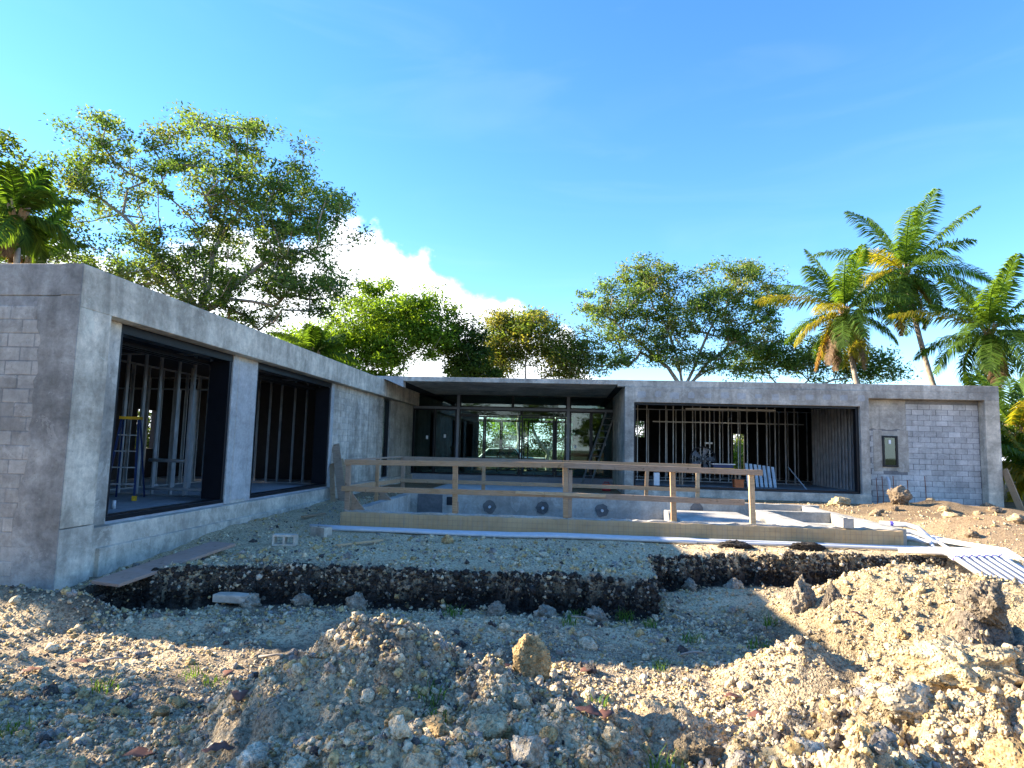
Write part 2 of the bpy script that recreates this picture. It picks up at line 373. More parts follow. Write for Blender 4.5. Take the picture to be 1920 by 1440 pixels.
def build_terrain():
    th = np.concatenate([np.linspace(-52, 52, 580), np.linspace(52, 308, 70)[1:-1]])*math.pi/180
    r = np.concatenate([np.geomspace(1.0, 30, 350), np.geomspace(30, 900, 36)[1:]])
    A, B = np.meshgrid(th, r); x = (np.sin(A)*B).ravel(); y = (np.cos(A)*B).ravel(); nt_, nr = len(th), len(r)
    z = height(x, y); v = np.stack([x, y, z], 1)
    i, j = np.meshgrid(np.arange(nr-1), np.arange(nt_), indexing='ij'); a = i*nt_+j; b = i*nt_+(j+1) % nt_
    f = np.stack([a, a+nt_, b+nt_, b], -1).reshape(-1, 4)
    zc = float(height(np.array([0.]), np.array([0.]))[0])
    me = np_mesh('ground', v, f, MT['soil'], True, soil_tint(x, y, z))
    o = link(bpy.data.objects.new('ground', me)); tag(o, 'bare limestone soil of the building plot with heaps and a dark trench edge', kind='structure')
    k = len(th); capm = MB(); capm.add([(math.sin(t)*1.0, math.cos(t)*1.0, float(height(np.array([math.sin(t)]), np.array([math.cos(t)]))[0])) for t in th[::8]]+[(0, 0, zc)], [(q, (q+1) % len(th[::8]), len(th[::8])) for q in range(len(th[::8]))])
    cm = capm.mesh('ground_patch'); cm.materials.append(MT['soil']); n_ = len(cm.vertices)
    at = cm.color_attributes.new('tint', 'FLOAT_COLOR', 'POINT'); at.data.foreach_set('color', [.37, .355, .315, 1]*n_)
    c = link(bpy.data.objects.new('ground_patch', cm), o)
build_terrain()
# unit rocks
def icosphere(sub):
    t = (1+5**.5)/2
    v = [(-1,t,0),(1,t,0),(-1,-t,0),(1,-t,0),(0,-1,t),(0,1,t),(0,-1,-t),(0,1,-t),(t,0,-1),(t,0,1),(-t,0,-1),(-t,0,1)]
    f = [(0,11,5),(0,5,1),(0,1,7),(0,7,10),(0,10,11),(1,5,9),(5,11,4),(11,10,2),(10,7,6),(7,1,8),(3,9,4),(3,4,2),(3,2,6),(3,6,8),(3,8,9),(4,9,5),(2,4,11),(6,2,10),(8,6,7),(9,8,1)]
    v = [np.array(p)/np.linalg.norm(p) for p in v]
    for _ in range(sub):
        mid = {}; nf = []
        def m(a, b):
            k = (min(a, b), max(a, b))
            if k not in mid:
                p = v[a]+v[b]; v.append(p/np.linalg.norm(p)); mid[k] = len(v)-1
            return mid[k]
        for a, b, c in f:
            ab, bc, ca = m(a, b), m(b, c), m(c, a); nf += [(a, ab, ca), (b, bc, ab), (c, ca, bc), (ab, bc, ca)]
        f = nf
    return np.array(v), np.array(f)
ICO = [icosphere(i) for i in range(5)]
OCT = (np.array([(1,0,0),(-1,0,0),(0,1,0),(0,-1,0),(0,0,1),(0,0,-1)], float), np.array([(0,2,4),(2,1,4),(1,3,4),(3,0,4),(2,0,5),(1,2,5),(3,1,5),(0,3,5)]))
def rand_rot(n):
    q = RNG.normal(size=(n, 4)); q /= np.linalg.norm(q, axis=1)[:, None]; w_, x, y, z = q.T
    return np.stack([1-2*(y*y+z*z), 2*(x*y-z*w_), 2*(x*z+y*w_), 2*(x*y+z*w_), 1-2*(x*x+z*z), 2*(y*z-x*w_), 2*(x*z-y*w_), 2*(y*z+x*w_), 1-2*(x*x+y*y)], 1).reshape(n, 3, 3)
def stone_cloud(n, sub, r0, r1, smin, smed, smax, sig):
    th = (RNG.random(n)*104-54)*math.pi/180; rr = np.exp(RNG.random(n)*(math.log(r1)-math.log(r0))+math.log(r0))
    x, y = np.sin(th)*rr, np.cos(th)*rr
    clump = vnoise(x, y, .7, 51)+vnoise(x, y, .25, 52)*.8
    keep = (RNG.random(n) < .62+clump*1.1)
    keep &= ~((x > -4.9) & (x < 7.6) & (y > 12.95) & (y < 19.7)) & ~((x < -6.85) & (y > 8.35)) & ~((x > -7.2) & (y > 23.5)) & ~((x > -4.7) & (x < .2) & (y > 21) & (y < 27.4))
    x, y, clump = x[keep], y[keep], clump[keep]; n = len(x)
    s = np.clip(smed*np.exp(RNG.normal(size=n)*sig), smin, smax)
    z = height(x, y)+s*.15
    bv, bf = OCT if sub < 0 else ICO[sub]; k = len(bv)
    jit = 1+(RNG.random((n, k, 1))-.5)*.75
    sh = np.stack([.75+RNG.random(n)*.6, .75+RNG.random(n)*.6, .55+RNG.random(n)*.5], 1)
    v = bv[None]*jit*sh[:, None, :]*s[:, None, None]
    v = np.einsum('nij,nkj->nki', rand_rot(n), v)+np.stack([x, y, z], 1)[:, None, :]
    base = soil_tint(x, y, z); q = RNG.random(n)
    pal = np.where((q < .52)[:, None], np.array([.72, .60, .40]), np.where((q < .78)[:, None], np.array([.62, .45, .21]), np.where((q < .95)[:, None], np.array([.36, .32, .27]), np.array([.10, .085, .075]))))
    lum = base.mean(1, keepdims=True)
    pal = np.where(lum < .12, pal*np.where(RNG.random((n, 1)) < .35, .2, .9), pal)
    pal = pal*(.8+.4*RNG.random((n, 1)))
    right_yellow = sst(1.8, 3.6, x)[:, None]; pal = pal*(1-right_yellow*.55)+np.array([.52, .41, .25])*(.75+.5*RNG.random((n, 1)))*right_yellow*.55  # stones blend into yellower fresh limestone toward the right
    col = np.repeat(pal[:, None, :], k, 1).reshape(-1, 3)
    f = (bf[None]+(np.arange(n)*k)[:, None, None]).reshape(-1, 3)
    return v.reshape(-1, 3), f, col
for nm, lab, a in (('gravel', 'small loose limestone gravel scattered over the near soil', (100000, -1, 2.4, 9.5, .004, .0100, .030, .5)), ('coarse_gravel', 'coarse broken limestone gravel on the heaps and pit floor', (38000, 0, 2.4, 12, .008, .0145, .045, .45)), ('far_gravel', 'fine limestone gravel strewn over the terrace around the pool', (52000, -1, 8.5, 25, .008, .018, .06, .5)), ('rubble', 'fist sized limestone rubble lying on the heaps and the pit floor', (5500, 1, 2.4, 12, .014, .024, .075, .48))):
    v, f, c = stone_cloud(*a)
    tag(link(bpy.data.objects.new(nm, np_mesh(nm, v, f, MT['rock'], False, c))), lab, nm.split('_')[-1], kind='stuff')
def face_stones(n):
    x = RNG.random(n)*13.4-6.4; d = -.20+.27*RNG.random(n); y = np.interp(x, LX, LY)+d+vnoise(x, x*0+3, .55, 5)*.22
    s = np.clip(.016*np.exp(RNG.normal(size=n)*.5), .008, .06); z = height(x, y)
    bv, bf = ICO[0]; k = len(bv); v = bv[None]*(1+(RNG.random((n, k, 1))-.5)*.7)*s[:, None, None]+np.stack([x, y-.01, z], 1)[:, None, :]
    q = RNG.random((n, 1)); pal = np.where(q < .76, np.array([.045, .038, .032]), np.where(q < .93, np.array([.28, .23, .16]), np.array([.48, .42, .32])))*(.7+.6*RNG.random((n, 1)))*np.where(z < .12, .35, 1.15)[:, None]  # low stones darkened further as painted shade under the overhang
    f = (bf[None]+(np.arange(n)*k)[:, None, None]).reshape(-1, 3)
    return v.reshape(-1, 3), f, np.repeat(pal[:, None, :], k, 1).reshape(-1, 3)
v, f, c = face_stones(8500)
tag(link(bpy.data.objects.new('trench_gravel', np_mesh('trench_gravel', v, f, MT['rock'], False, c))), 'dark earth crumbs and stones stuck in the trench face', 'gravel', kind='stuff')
def n3(p, s, seed):
    return (vnoise(p[:, 0]+p[:, 2]*.63+9, p[:, 1]-p[:, 2]*.81+4, s, seed)+vnoise(p[:, 1]*.7+p[:, 2], p[:, 0]*.9-p[:, 1]*.5, s, seed+1)+vnoise(p[:, 2]*.9+p[:, 0]*.4, p[:, 1]-p[:, 0]*.7, s, seed+2))*.66
def rock_mesh(name, sx, sy, sz, col, seed, sub=3, rough=.3):
    rg = np.random.default_rng(seed); v, f = ICO[sub]; v = v.copy(); d = np.ones(len(v))
    for _ in range(15):
        ax = rg.normal(size=3); ax /= np.linalg.norm(ax); d = np.minimum(d, (.60+.35*rg.random())/np.maximum(.05, v@ax))
    d = d*(1+rough*(.6*n3(v, .75, seed)+.5*n3(v, .33, seed+5)+.45*n3(v, .15, seed+9)+.42*n3(v, .075, seed+13)+.3*n3(v, .04, seed+17)))
    v = v*d[:, None]*np.array([sx, sy, sz])*1.12
    c = np.array(col)[None]*(.8+.9*np.clip(n3(v/max(sx, sz), .5, seed+3)+.25, 0, 1))[:, None]*(.85+.3*rg.random((len(v), 1)))
    return np_mesh(name, v, f, MT['rock'], False, c)
def rock(name, label, cat, x, y, dz, s, col, seed, rough=.3, group=None, rz=0):
    o = link(bpy.data.objects.new(name, rock_mesh(name, *s, col, seed, 3 if group else 4, rough)), None, (x, y, float(height(np.array([x]), np.array([y]), False)[0])+dz)); o.rotation_euler = (0, 0, rz)
    return tag(o, label, cat, group)
CR = (.58, .46, .27); GY = (.58, .49, .35); OC = (.50, .35, .17)
rock('rock', 'upright ochre and pink boulder on the crest of the gravel heap', 'rock', -.22, 5.35, .08, (.13, .11, .19), OC, 3)
rock('rock', 'rounded brown boulder hollow underneath between the two heaps', 'rock', .98, 4.85, .04, (.20, .15, .15), (.36, .28, .17), 5)
rock('soil_clod', 'large pale limestone clod overhanging the gravel pile', 'soil clod', 2.55, 4.45, .13, (.34, .24, .21), CR, 8, .45)
rock('soil_clod', 'dark brown soil clod standing on the peak of the spoil pile', 'soil clod', 3.03, 4.98, .02, (.14, .13, .17), (.25, .205, .15), 9, .45)
rock('soil_clod', 'upright grey soil clod at the cut edge of the sunlit mound', 'soil clod', 3.28, 9.2, -.10, (.22, .2, .42), (.34, .28, .2), 12, .4)
rock('soil_clod', 'dark hollowed soil clod leaning on the cut edge of the sunlit mound', 'soil clod', 3.62, 9.0, -.14, (.18, .18, .34), (.20, .165, .125), 13, .45)
rock('rock', 'orange brown stone alone on the flat terrace before the pool', 'rock', -2.15, 12.2, .04, (.12, .10, .09), OC, 15)
rock('soil_clod', 'black soil clod lying on the terrace edge behind the trench', 'soil clod', 3.35, 12.95, .05, (.33, .14, .09), (.05, .045, .04), 16, .5)
rock('soil_clod', 'flat black soil clod farther right on the terrace edge', 'soil clod', 4.75, 12.98, .04, (.36, .14, .08), (.045, .04, .036), 17, .5)
rock('rock', 'big pale boulder lying against the foundation of the right wing', 'rock', 9.3, 22.6, .10, (.36, .28, .20), CR, 19)
rock('soil_clod', 'upright brown clod in front of the rebar by the block wall', 'soil clod', 10.9, 22.0, .16, (.34, .28, .30), (.26, .20, .14), 20, .5)
spots = [(-2.75, 4.35, .07), (-1.75, 3.75, .10), (-.75, 4.05, .11), (-.45, 4.25, .13), (-.2, 4.0, .14), (-1.0, 4.1, .08), (.35, 4.3, .09), (1.4, 3.9, .13), (1.75, 3.7, .12), (1.2, 3.65, .10), (2.1, 4.15, .15), (2.3, 3.6, .14), (2.9, 4.0, .13), (3.4, 4.4, .12), (3.7, 5.0, .14), (2.0, 3.2, .11), (-.55, 3.55, .10), (-1.3, 3.5, .08), (.75, 5.5, .09), (-.1, 6.0, .07), (-3.3, 5.3, .07), (4.3, 7.2, .10), (5.2, 8.2, .09), (3.9, 7.9, .08)]
for i, (x, y, s) in enumerate(spots):
    tone = ('cream', 'pale grey', 'ochre')[i % 3]; where = 'central gravel heap' if x < .6 and y < 5 else 'big pile beside the brown boulder' if y < 5.2 else 'sunlit mound' if x > 3.5 else 'open pit floor'
    rock('limestone_lump', 'knobbly %s limestone lump half buried in the %s' % (tone, where), 'rock', x, y, s*.2, (s, s*.8, s*.75), (CR, GY, OC)[i % 3], 40+i, .45, '%s lumps in the %s' % (tone, where), i*1.3)
for i, (x, y, s) in enumerate([(9.6, 20.6, .16), (10.4, 21.3, .2), (11.9, 21.2, .24), (12.7, 20.9, .2), (13.6, 21.6, .26), (12.2, 22.6, .2), (14.5, 21.0, .22), (11.2, 18.2, .18), (9.9, 17.4, .2), (10.8, 16.3, .24), (9.3, 15.6, .16), (13.0, 18.6, .2), (8.9, 19.3, .15), (14.2, 22.9, .2)]):
    rock('soil_clod', 'brown soil clod scattered on the bare earth before the block wall', 'soil clod', x, y, .03, (s, s*.8, s*.6), ((.36, .27, .17), (.28, .21, .14), (.46, .36, .22))[i % 3], 120+i, .5, 'soil clods before the block wall', i*.7)
for i, (x, y) in enumerate([(-4.4, 9.05), (-3.7, 9.25), (-2.9, 9.2), (-.9, 9.2), (-.2, 9.15), (.5, 9.1), (2.2, 11.5), (3.0, 11.7)]):
    rock('trench_stone', 'knobbly grey stone lying at the foot of the dark trench face', 'rock', x, y, .05, (.15, .13, .13), (.34, .30, .23), 80+i, .5, 'stones at the foot of the trench face', i*.9)

# ------------------------------------------------------------------ the house
H = thing('house', 'single storey grey concrete house shell under construction with flat roofs', 'house', (-6.9, 8.44, .3))
CM, FR, ST = MT['conc'], MT['frame'], MT['steel']
def part(name, mat, boxes, parent=H, bevel=.008):
    m = MB()
    for b in boxes: m.box(*b)
    return m.build(name, mat, parent, bevel)
# left wing
part('beam', CM, [(-7.22, -6.9, 8.44, 30.1, 4.09, 4.72)])
part('corner_pier', CM, [(-7.22, -6.9, 8.4405, 9.08, .965, 4.089)])
part('pier_base', MT['stem'], [(-7.22, -6.898, 8.4385, 9.09, -.5, .955)])
fwall = part('front_wall', MT['mortar_f'], [(-14, -7.222, 8.452, 8.66, -.5, 4.25)])
part('front_beam', MT['conc_dark'], [(-14, -7.223, 8.4395, 8.66, 4.251, 4.7195)])
part('stem_wall', MT['stem'], [(-7.3, -7.0, 9.092, 30.0, -.5, .885)])
part('footing', MT['stem'], [(-7.3, -6.93, 9.30, 30.0, -.5, .58)])
part('pier', MT['conc_mid'], [(-7.45, -7.15, 9.082, 9.66, .886, 4.088)])
part('column', MT['conc_mid'], [(-7.45, -7.15, 13.215, 14.31, .886, 4.088)])
part('column_core', MT['conc_light'], [(-7.16, -7.14, 13.45, 14.05, .95, 4.0)], bevel=.02)
part('floor_slab', MT['slab'], [(-14, -7.17, 8.67, 30.6, .6, .925), (-14, 15.2, 30.61, 36.3, .6, .9245), (2.6, 15.0, 24.3, 30.6, .6, .9245), (-7.1, 2.3, 29.6, 30.6, .6, .9235)], bevel=0)
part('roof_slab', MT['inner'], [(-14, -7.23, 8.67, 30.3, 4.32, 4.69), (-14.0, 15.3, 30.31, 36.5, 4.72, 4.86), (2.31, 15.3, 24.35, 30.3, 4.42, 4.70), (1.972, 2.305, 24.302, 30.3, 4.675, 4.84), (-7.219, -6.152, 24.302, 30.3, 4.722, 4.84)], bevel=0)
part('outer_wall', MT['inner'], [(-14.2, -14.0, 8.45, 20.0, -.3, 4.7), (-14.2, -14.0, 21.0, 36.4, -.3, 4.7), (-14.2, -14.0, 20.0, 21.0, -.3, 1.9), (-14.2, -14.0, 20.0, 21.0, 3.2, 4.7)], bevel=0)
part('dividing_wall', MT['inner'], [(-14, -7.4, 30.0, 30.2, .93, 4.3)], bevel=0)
wb = part('block_wall', MT['mortar_w'], [(-7.45, -7.162, 19.16, 24.96, .886, 4.088), (-7.45, -7.162, 25.93, 29.95, .886, 4.088), (-7.45, -7.162, 24.96, 25.93, .886, .90)], bevel=0)
for y0, y1 in ((19.155, 19.38), (14.06, 14.312), (13.21, 13.44)): part('plaster_jamb', MT['conc_light'], [(-7.44, -7.148, y0, y1, .886, 4.088)], bevel=.01)
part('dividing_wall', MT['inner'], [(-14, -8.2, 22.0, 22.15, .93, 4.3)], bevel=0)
# block pieces
def block_mesh(name, l, h, d, mat, seed):
    rg = random.Random(seed); m = MB(); m.box(-l/2, l/2, 0, d, -h/2, h/2); me = m.mesh(name)
    import bmesh
    b = bmesh.new(); b.from_mesh(me); bmesh.ops.bevel(b, geom=[e for e in b.edges], offset=.008, segments=1, affect='EDGES')
    for v in b.verts: v.co += Vector((rg.uniform(-.003, .003), rg.uniform(-.002, .002), rg.uniform(-.003, .003)))
    b.to_mesh(me); b.free(); me.materials.append(mat); return me
BM = {}
for k, mat in (('r', MT['block_r']), ('l', MT['block_l']), ('w', MT['block_w'])):
    BM[k] = [block_mesh('block', .398, .19, .05, mat, i) for i in range(4)]
def blocks(parent, kind, along, p0, p1, face, z0, z1, dz=.2, skip=None, limit=999, dl=.408, proud=.006):
    """along 'x' (face looks to -y at y=face) or 'y' (face looks to +x at x=face); pieces past the limit are joined"""
    rest = MB(); cnt = 0; items = []
    row = 0; z = z0
    while z+dz <= z1+.03:
        p = p0-(dl/2 if row % 2 else 0)
        while p < p1-.03:
            a, b = max(p, p0), min(p+dl, p1)
            if b-a > .08 and not (skip and skip((a+b)/2, z+dz/2)): items.append((a, b, z+dz/2, row))
            p += dl
        z += dz; row += 1
    if along == 'y': items.sort(key=lambda t: t[0])
    for a, b, zc, row in items:
        j = random.uniform(-.003, .004); c = (a+b)/2; sx = (b-a-.010)/.398
        if cnt < limit:
            me = random.choice(BM[kind])
            if along == 'x': inst('block', me, parent, (c, face-proud+j, zc), (0, 0, 0), (sx, 1, (dz-.010)/.19))
            else: inst('block', me, parent, (face+proud+j, c, zc), (0, 0, math.pi/2), (sx, 1, (dz-.010)/.19))
        else:
            if along == 'y': rest.box(face-.03, face+proud+j, a+.005, b-.005, zc-dz/2+.005, zc+dz/2-.005)
        cnt += 1
    if rest.v:
        tag(rest.build('block_courses', MT['block_'+kind], parent), kind='stuff')
def ragged(pts_fn, n): return [pts_fn(i/n) for i in range(n+1)]
blocks(fwall, 'l', 'x', -9.6, -7.44, 8.452, -.1, 4.25, .2)
# plaster strip on the corner with a trowelled, uneven left edge
MB().box(-7.2225, -6.903, 8.424, 8.4375, 4.262, 4.718).build('plaster_corner', MT['conc_dark'], fwall)
rg = random.Random(4)
edge = [(-7.47+rg.uniform(-.035, .035)-(.10 if z < 1.6 else 0)-(.08*(z > 3.7)), z) for z in np.arange(-.4, 4.26, .11)]
MB().prism(edge+[(-6.903, 4.26), (-6.903, -.4)], 8.4375, 8.424, 'y').build('plaster_strip', MT['conc_dark'], fwall)
blocks(wb, 'w', 'y', 19.39, 24.96, -7.162, .89, 4.09, .2, None, 78, proud=.005)
blocks(wb, 'w', 'y', 25.93, 29.9, -7.162, .89, 4.09, .2, None, 0, proud=.005)
# sliding door frames on the left wing
def door_frame(y0, y1, parent=H):
    m = MB(); x0, x1 = -7.42, -7.17
    m.box(x0, x1, y0, y1, .9255, 1.0); m.box(x0, x1, y0, y1, 3.93, 4.085); m.box(x0, x1, y0, y0+.07, 1.0, 3.93); m.box(x0-.2, x1-.01, y1-.09, y1, 1.0, 3.93)
    o = m.build('door_frame', FR, parent, .004)
    t = MB()
    for k in range(3): t.box(x0-.3-.16*k, x0-.24-.16*k, y0, y1, 3.86, 3.93)
    t.build('track', FR, o)
door_frame(9.66, 13.2); door_frame(14.33, 19.15)
fr = part('slot_window', FR, [(-7.4, -7.2, 24.97, 25.03, .9, 4.085), (-7.4, -7.2, 25.86, 25.92, .9, 4.085), (-7.4, -7.2, 25.03, 25.86, .9, .97), (-7.4, -7.2, 25.03, 25.86, 4.02, 4.085)], bevel=.004)
part('pane', MT['glass_t'], [(-7.30, -7.29, 25.03, 25.86, .97, 4.02)], fr, 0)
# studs
sm = MB().box(-.045, .045, -.001, .001, 0, 1).box(-.045, -.043, .001, .035, 0, 1).box(.043, .045, .001, .035, 0, 1).mesh('stud'); sm.materials.append(ST)
def stud_wall(a, b, z0, z1, step=.41, jit=.03, skip=None, rot=None):
    a, b = Vector(a), Vector(b); L = (b-a).length; d = (b-a)/L; rz = math.atan2(d.y, d.x)+math.pi/2 if rot is None else rot
    t = MB().bar((a.x, a.y, z0+.02), (b.x, b.y, z0+.02), .1, .035).build('stud_wall', ST, H); s = 0.05
    MB().bar((a.x, a.y, z1-.02), (b.x, b.y, z1-.02), .1, .035).build('top_track', ST, t)
    while s < L:
        if not (skip and skip(s)):
            p = a+d*(s+random.uniform(-jit, jit)); inst('stud', sm, t, (p.x, p.y, z0+.03), (0, 0, rz), (1, 1, z1-z0-.06))
        s += step
    return t
stud_wall((-13.6, 14.25), (-7.7, 14.25), .93, 4.25, skip=lambda s: 1.3 < s < 2.2)
stud_wall((-13.4, 16.4), (-8.9, 16.4), .93, 3.6, .5)
stud_wall((-13.6, 19.9), (-7.7, 19.9), .93, 4.25)
stud_wall((-11.2, 14.5), (-11.2, 19.6), .93, 4.2, .6)
# centre: roof slab over the recess and its glazing
part('recess_roof', MT['conc_mid'], [(-6.15, 1.97, 23.902, 30.3, 4.672, 4.848)])
MB().prism([(-7.35, 4.85), (-6.152, 4.85), (-6.152, 4.44), (-6.85, 4.73), (-7.35, 4.73)], 23.905, 24.3, 'y').build('roof_return', MT['conc_light'], H)
gz = part('glazing', MT['mull'], [(-5.05, -4.93, 29.90, 30.08, .93, 4.67), (.13, .27, 29.90, 30.08, .93, 4.67), (-7.14, -5.05, 29.91, 30.07, 3.99, 4.09), (-4.93, .13, 29.91, 30.07, 3.99, 4.09), (.27, 2.3, 29.91, 30.07, 3.99, 4.09)], bevel=.004)
def leaf_frame(x0, x1, z0, z1, y=29.95, wf=.07, glassm='glass_t', name='window'):
    m = MB(); d = .06
    m.box(x0, x0+wf, y, y+d, z0, z1); m.box(x1-wf, x1, y, y+d, z0, z1); m.box(x0+wf, x1-wf, y, y+d, z0, z0+wf); m.box(x0+wf, x1-wf, y, y+d, z1-wf, z1)
    o = m.build(name, FR, H, .003)
    if glassm: MB().box(x0+wf, x1-wf, y+.025, y+.035, z0+wf, z1-wf).build('pane', MT[glassm], o)
    return o
st = []
for x0, x1 in ((-7.13, -6.1), (-6.09, -5.06)): st.append(leaf_frame(x0, x1, .93, 3.985))
for x0, x1 in ((.275, 1.26), (1.27, 2.29)): st.append(leaf_frame(x0, x1, .93, 3.985))
for x0, x1, wf_ in ((-4.92, -3.72, .07), (-3.71, -2.02, .07), (-1.98, -.42, .08), (-.38, .12, .08)): leaf_frame(x0, x1, .93, 3.70, wf=wf_, glassm='glass', name='sliding_door')
for x0, x1 in ((-4.92, -2.02), (-1.98, .12)): leaf_frame(x0, x1, 3.71, 3.985, wf=.05, glassm='glass')
for x0, x1 in ((-7.13, -5.06), (-4.92, -2.42), (-2.40, .12), (.275, 2.29)): leaf_frame(x0, x1, 4.095, 4.668, wf=.05)
for o, (x, z) in zip(st, ((-6.45, 2.62), (-5.6, 2.70), (.55, 2.35), (1.9, 2.5))):
    MB().box(x-.05, x+.05, 29.962, 29.968, z-.08, z+.08).build('sticker', MT['white'], o)
# rear wall of the centre and right part, with glazed doors and windows
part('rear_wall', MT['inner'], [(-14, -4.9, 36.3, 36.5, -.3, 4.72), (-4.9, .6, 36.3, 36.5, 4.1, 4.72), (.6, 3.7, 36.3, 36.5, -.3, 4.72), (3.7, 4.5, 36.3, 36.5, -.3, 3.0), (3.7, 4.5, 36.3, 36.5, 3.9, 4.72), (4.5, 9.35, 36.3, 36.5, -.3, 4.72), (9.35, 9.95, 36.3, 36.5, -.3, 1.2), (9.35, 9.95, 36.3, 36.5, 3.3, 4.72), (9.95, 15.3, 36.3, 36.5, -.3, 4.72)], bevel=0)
for x0, x1 in ((-4.9, -3.55), (-3.54, -2.2), (-2.05, -.55), (-.53, .58)): leaf_frame(x0, x1, .93, 3.75, 36.3, .075, 'glass', 'rear_door')
leaf_frame(-4.9, .58, 3.76, 4.09, 36.3, .05, 'glass', 'rear_transom')
part('inner_wall', MT['inner'], [(2.31, 2.5, 30.1, 36.29, .93, 4.7), (15.0, 15.2, 24.6, 36.29, .3, 4.7), (-7.2, -7.05, 30.62, 36.29, .93, 4.7)], bevel=0)
# right wing
part('fascia', MT['conc_mid'], [(1.972, 15.36, 23.90, 24.3, 4.605, 4.85), (10.905, 15.36, 23.90, 24.3, 4.335, 4.604)])
ds = part('door_surround', MT['conc_mid'], [(2.24, 2.575, 23.85, 24.3, .3, 4.6), (10.60, 10.90, 23.85, 24.3, .3, 4.6), (2.576, 10.599, 23.85, 24.3, 4.03, 4.6)])
part('side_return', MT['block_w'], [(2.262, 2.30, 24.301, 29.9, .6, 4.67)], bevel=0)
part('sill_wall', MT['stem'], [(2.25, 10.9, 23.82, 24.28, -.3, .90)])
for i, x in enumerate(np.arange(2.85, 10.7, .60)):
    rg = random.Random(i); wd, ht = rg.uniform(.22, .34), rg.uniform(.16, .26); cz = 4.32+rg.uniform(-.03, .03); n = 9
    poly = [(x+wd/2*math.copysign(abs(math.cos(a))**.45, math.cos(a))*rg.uniform(.88, 1.1), cz+ht/2*math.copysign(abs(math.sin(a))**.45, math.sin(a))*rg.uniform(.85, 1.1)) for a in np.linspace(0, 2*math.pi, 14)[:-1]]
    MB().prism(poly, 23.846, 23.86, 'y').build('plaster_patch', MT['conc_light'], ds)
m = MB(); m.box(2.58, 10.595, 24.0, 24.2, .905, .985); m.box(2.58, 10.595, 24.0, 24.2, 3.95, 4.028); m.box(2.58, 2.65, 24.0, 24.2, .985, 3.95); m.box(10.5, 10.595, 24.0, 24.25, .985, 3.95)
m.build('door_frame', FR, H, .004)
bw = part('block_wall', MT['mortar'], [(10.905, 11.50, 24.262, 24.5, -.3, 4.33), (12.03, 14.87, 24.262, 24.5, -.3, 4.33), (11.50, 12.03, 24.262, 24.5, -.3, 1.89), (11.50, 12.03, 24.262, 24.5, 3.01, 4.33)], bevel=0)
part('end_pier', CM, [(14.87, 15.36, 23.9005, 24.6, -.3, 4.334)])
def skip(x, z): return (11.36 < x < 12.26 and 1.70 < z < 3.22) or (11.2 < x < 12.2 and z > 3.28) or x < 11.03
blocks(bw, 'r', 'x', 10.91, 14.86, 24.262, .24, 4.33, .197, skip, dl=.414)
rgw = random.Random(8)
def rag_rect(x0, x1, z0, z1, n=8, a=.03):
    P = []
    for i in range(n): P.append((x0+(x1-x0)*i/n, z0+rgw.uniform(-a, a)))
    for i in range(n): P.append((x1+rgw.uniform(-a, a), z0+(z1-z0)*i/n))
    for i in range(n): P.append((x1-(x1-x0)*i/n, z1+rgw.uniform(-a*.3, a*.3)))
    for i in range(n): P.append((x0+rgw.uniform(-a, a), z1-(z1-z0)*i/n))
    return P
MB().prism(rag_rect(11.02, 12.36, 3.25, 4.32), 24.248, 24.27, 'y').build('plaster_patch', MT['conc_mid'], bw)
for rc in ((11.20, 11.50, 1.72, 3.22), (12.03, 12.42, 1.72, 3.22), (11.505, 12.025, 1.76, 1.89), (11.505, 12.025, 3.01, 3.18)):
    MB().prism(rag_rect(*rc, 6, .008), 24.25, 24.275, 'y').build('window_surround', MT['conc_mid'], bw)
MB().prism(rag_rect(10.91, 11.05, .3, 4.32, 14, .03), 24.245, 24.27, 'y').build('plaster_edge', MT['conc_mid'], bw)
wn_ = MB(); wn_.box(11.50, 11.57, 24.2, 24.3, 1.89, 3.01); wn_.box(11.96, 12.03, 24.2, 24.3, 1.89, 3.01); wn_.box(11.57, 11.96, 24.2, 24.3, 1.89, 1.96); wn_.box(11.57, 11.96, 24.2, 24.3, 2.94, 3.01)
wo_ = wn_.build('small_window', FR, H, .004)
MB().box(11.57, 11.96, 24.235, 24.245, 1.96, 2.94).build('pane', MT['glass_t'], wo_)
MB().box(11.72, 11.80, 24.222, 24.228, 2.72, 2.86).build('sticker', MT['white'], wo_)
stud_wall((2.9, 29.4), (10.6, 29.4), .93, 4.35, .405, .05, lambda s: 1.0 < s < 1.6)
stud_wall((2.9, 32.6), (14.6, 32.6), .93, 4.35, .45, .06, lambda s: 6.1 < s < 7.2 or s < 1.4)
stud_wall((10.95, 24.7), (10.95, 29.3), .93, 4.35, .30, .01)
part('sheathing', MT['inner'], [(11.02, 11.05, 24.6, 29.5, .93, 4.4)], bevel=0)
sw = stud_wall((2.62, 25.0), (2.62, 29.2), .93, 4.35, .6, .02)
part('ceiling_channel', ST, [(4.0, 10.6, 29.30, 29.35, 3.55, 3.60), (5.0, 8.6, 26.8, 26.86, 3.98, 4.05)], bevel=0)
part('blocking', ST, [(6.3, 6.65, 29.33, 29.36, 2.62, 2.70)], bevel=0)
# white vent on the left roof
vt = thing('roof_vent', 'small white domed vent on the roof of the left wing', 'vent', (-8.3, 27.5, 4.69))
MB().tube([(-8.3, 27.5, 4.66), (-8.3, 27.5, 4.98)], .13, 12).build('pipe', MT['pvc'], vt)
MB().tube([(-8.3, 27.5, 4.98), (-8.3, 27.5, 5.05), (-8.3, 27.5, 5.14), (-8.3, 27.5, 5.19)], [.26, .25, .17, .03], 14).build('hood', MT['white'], vt, 0, True)
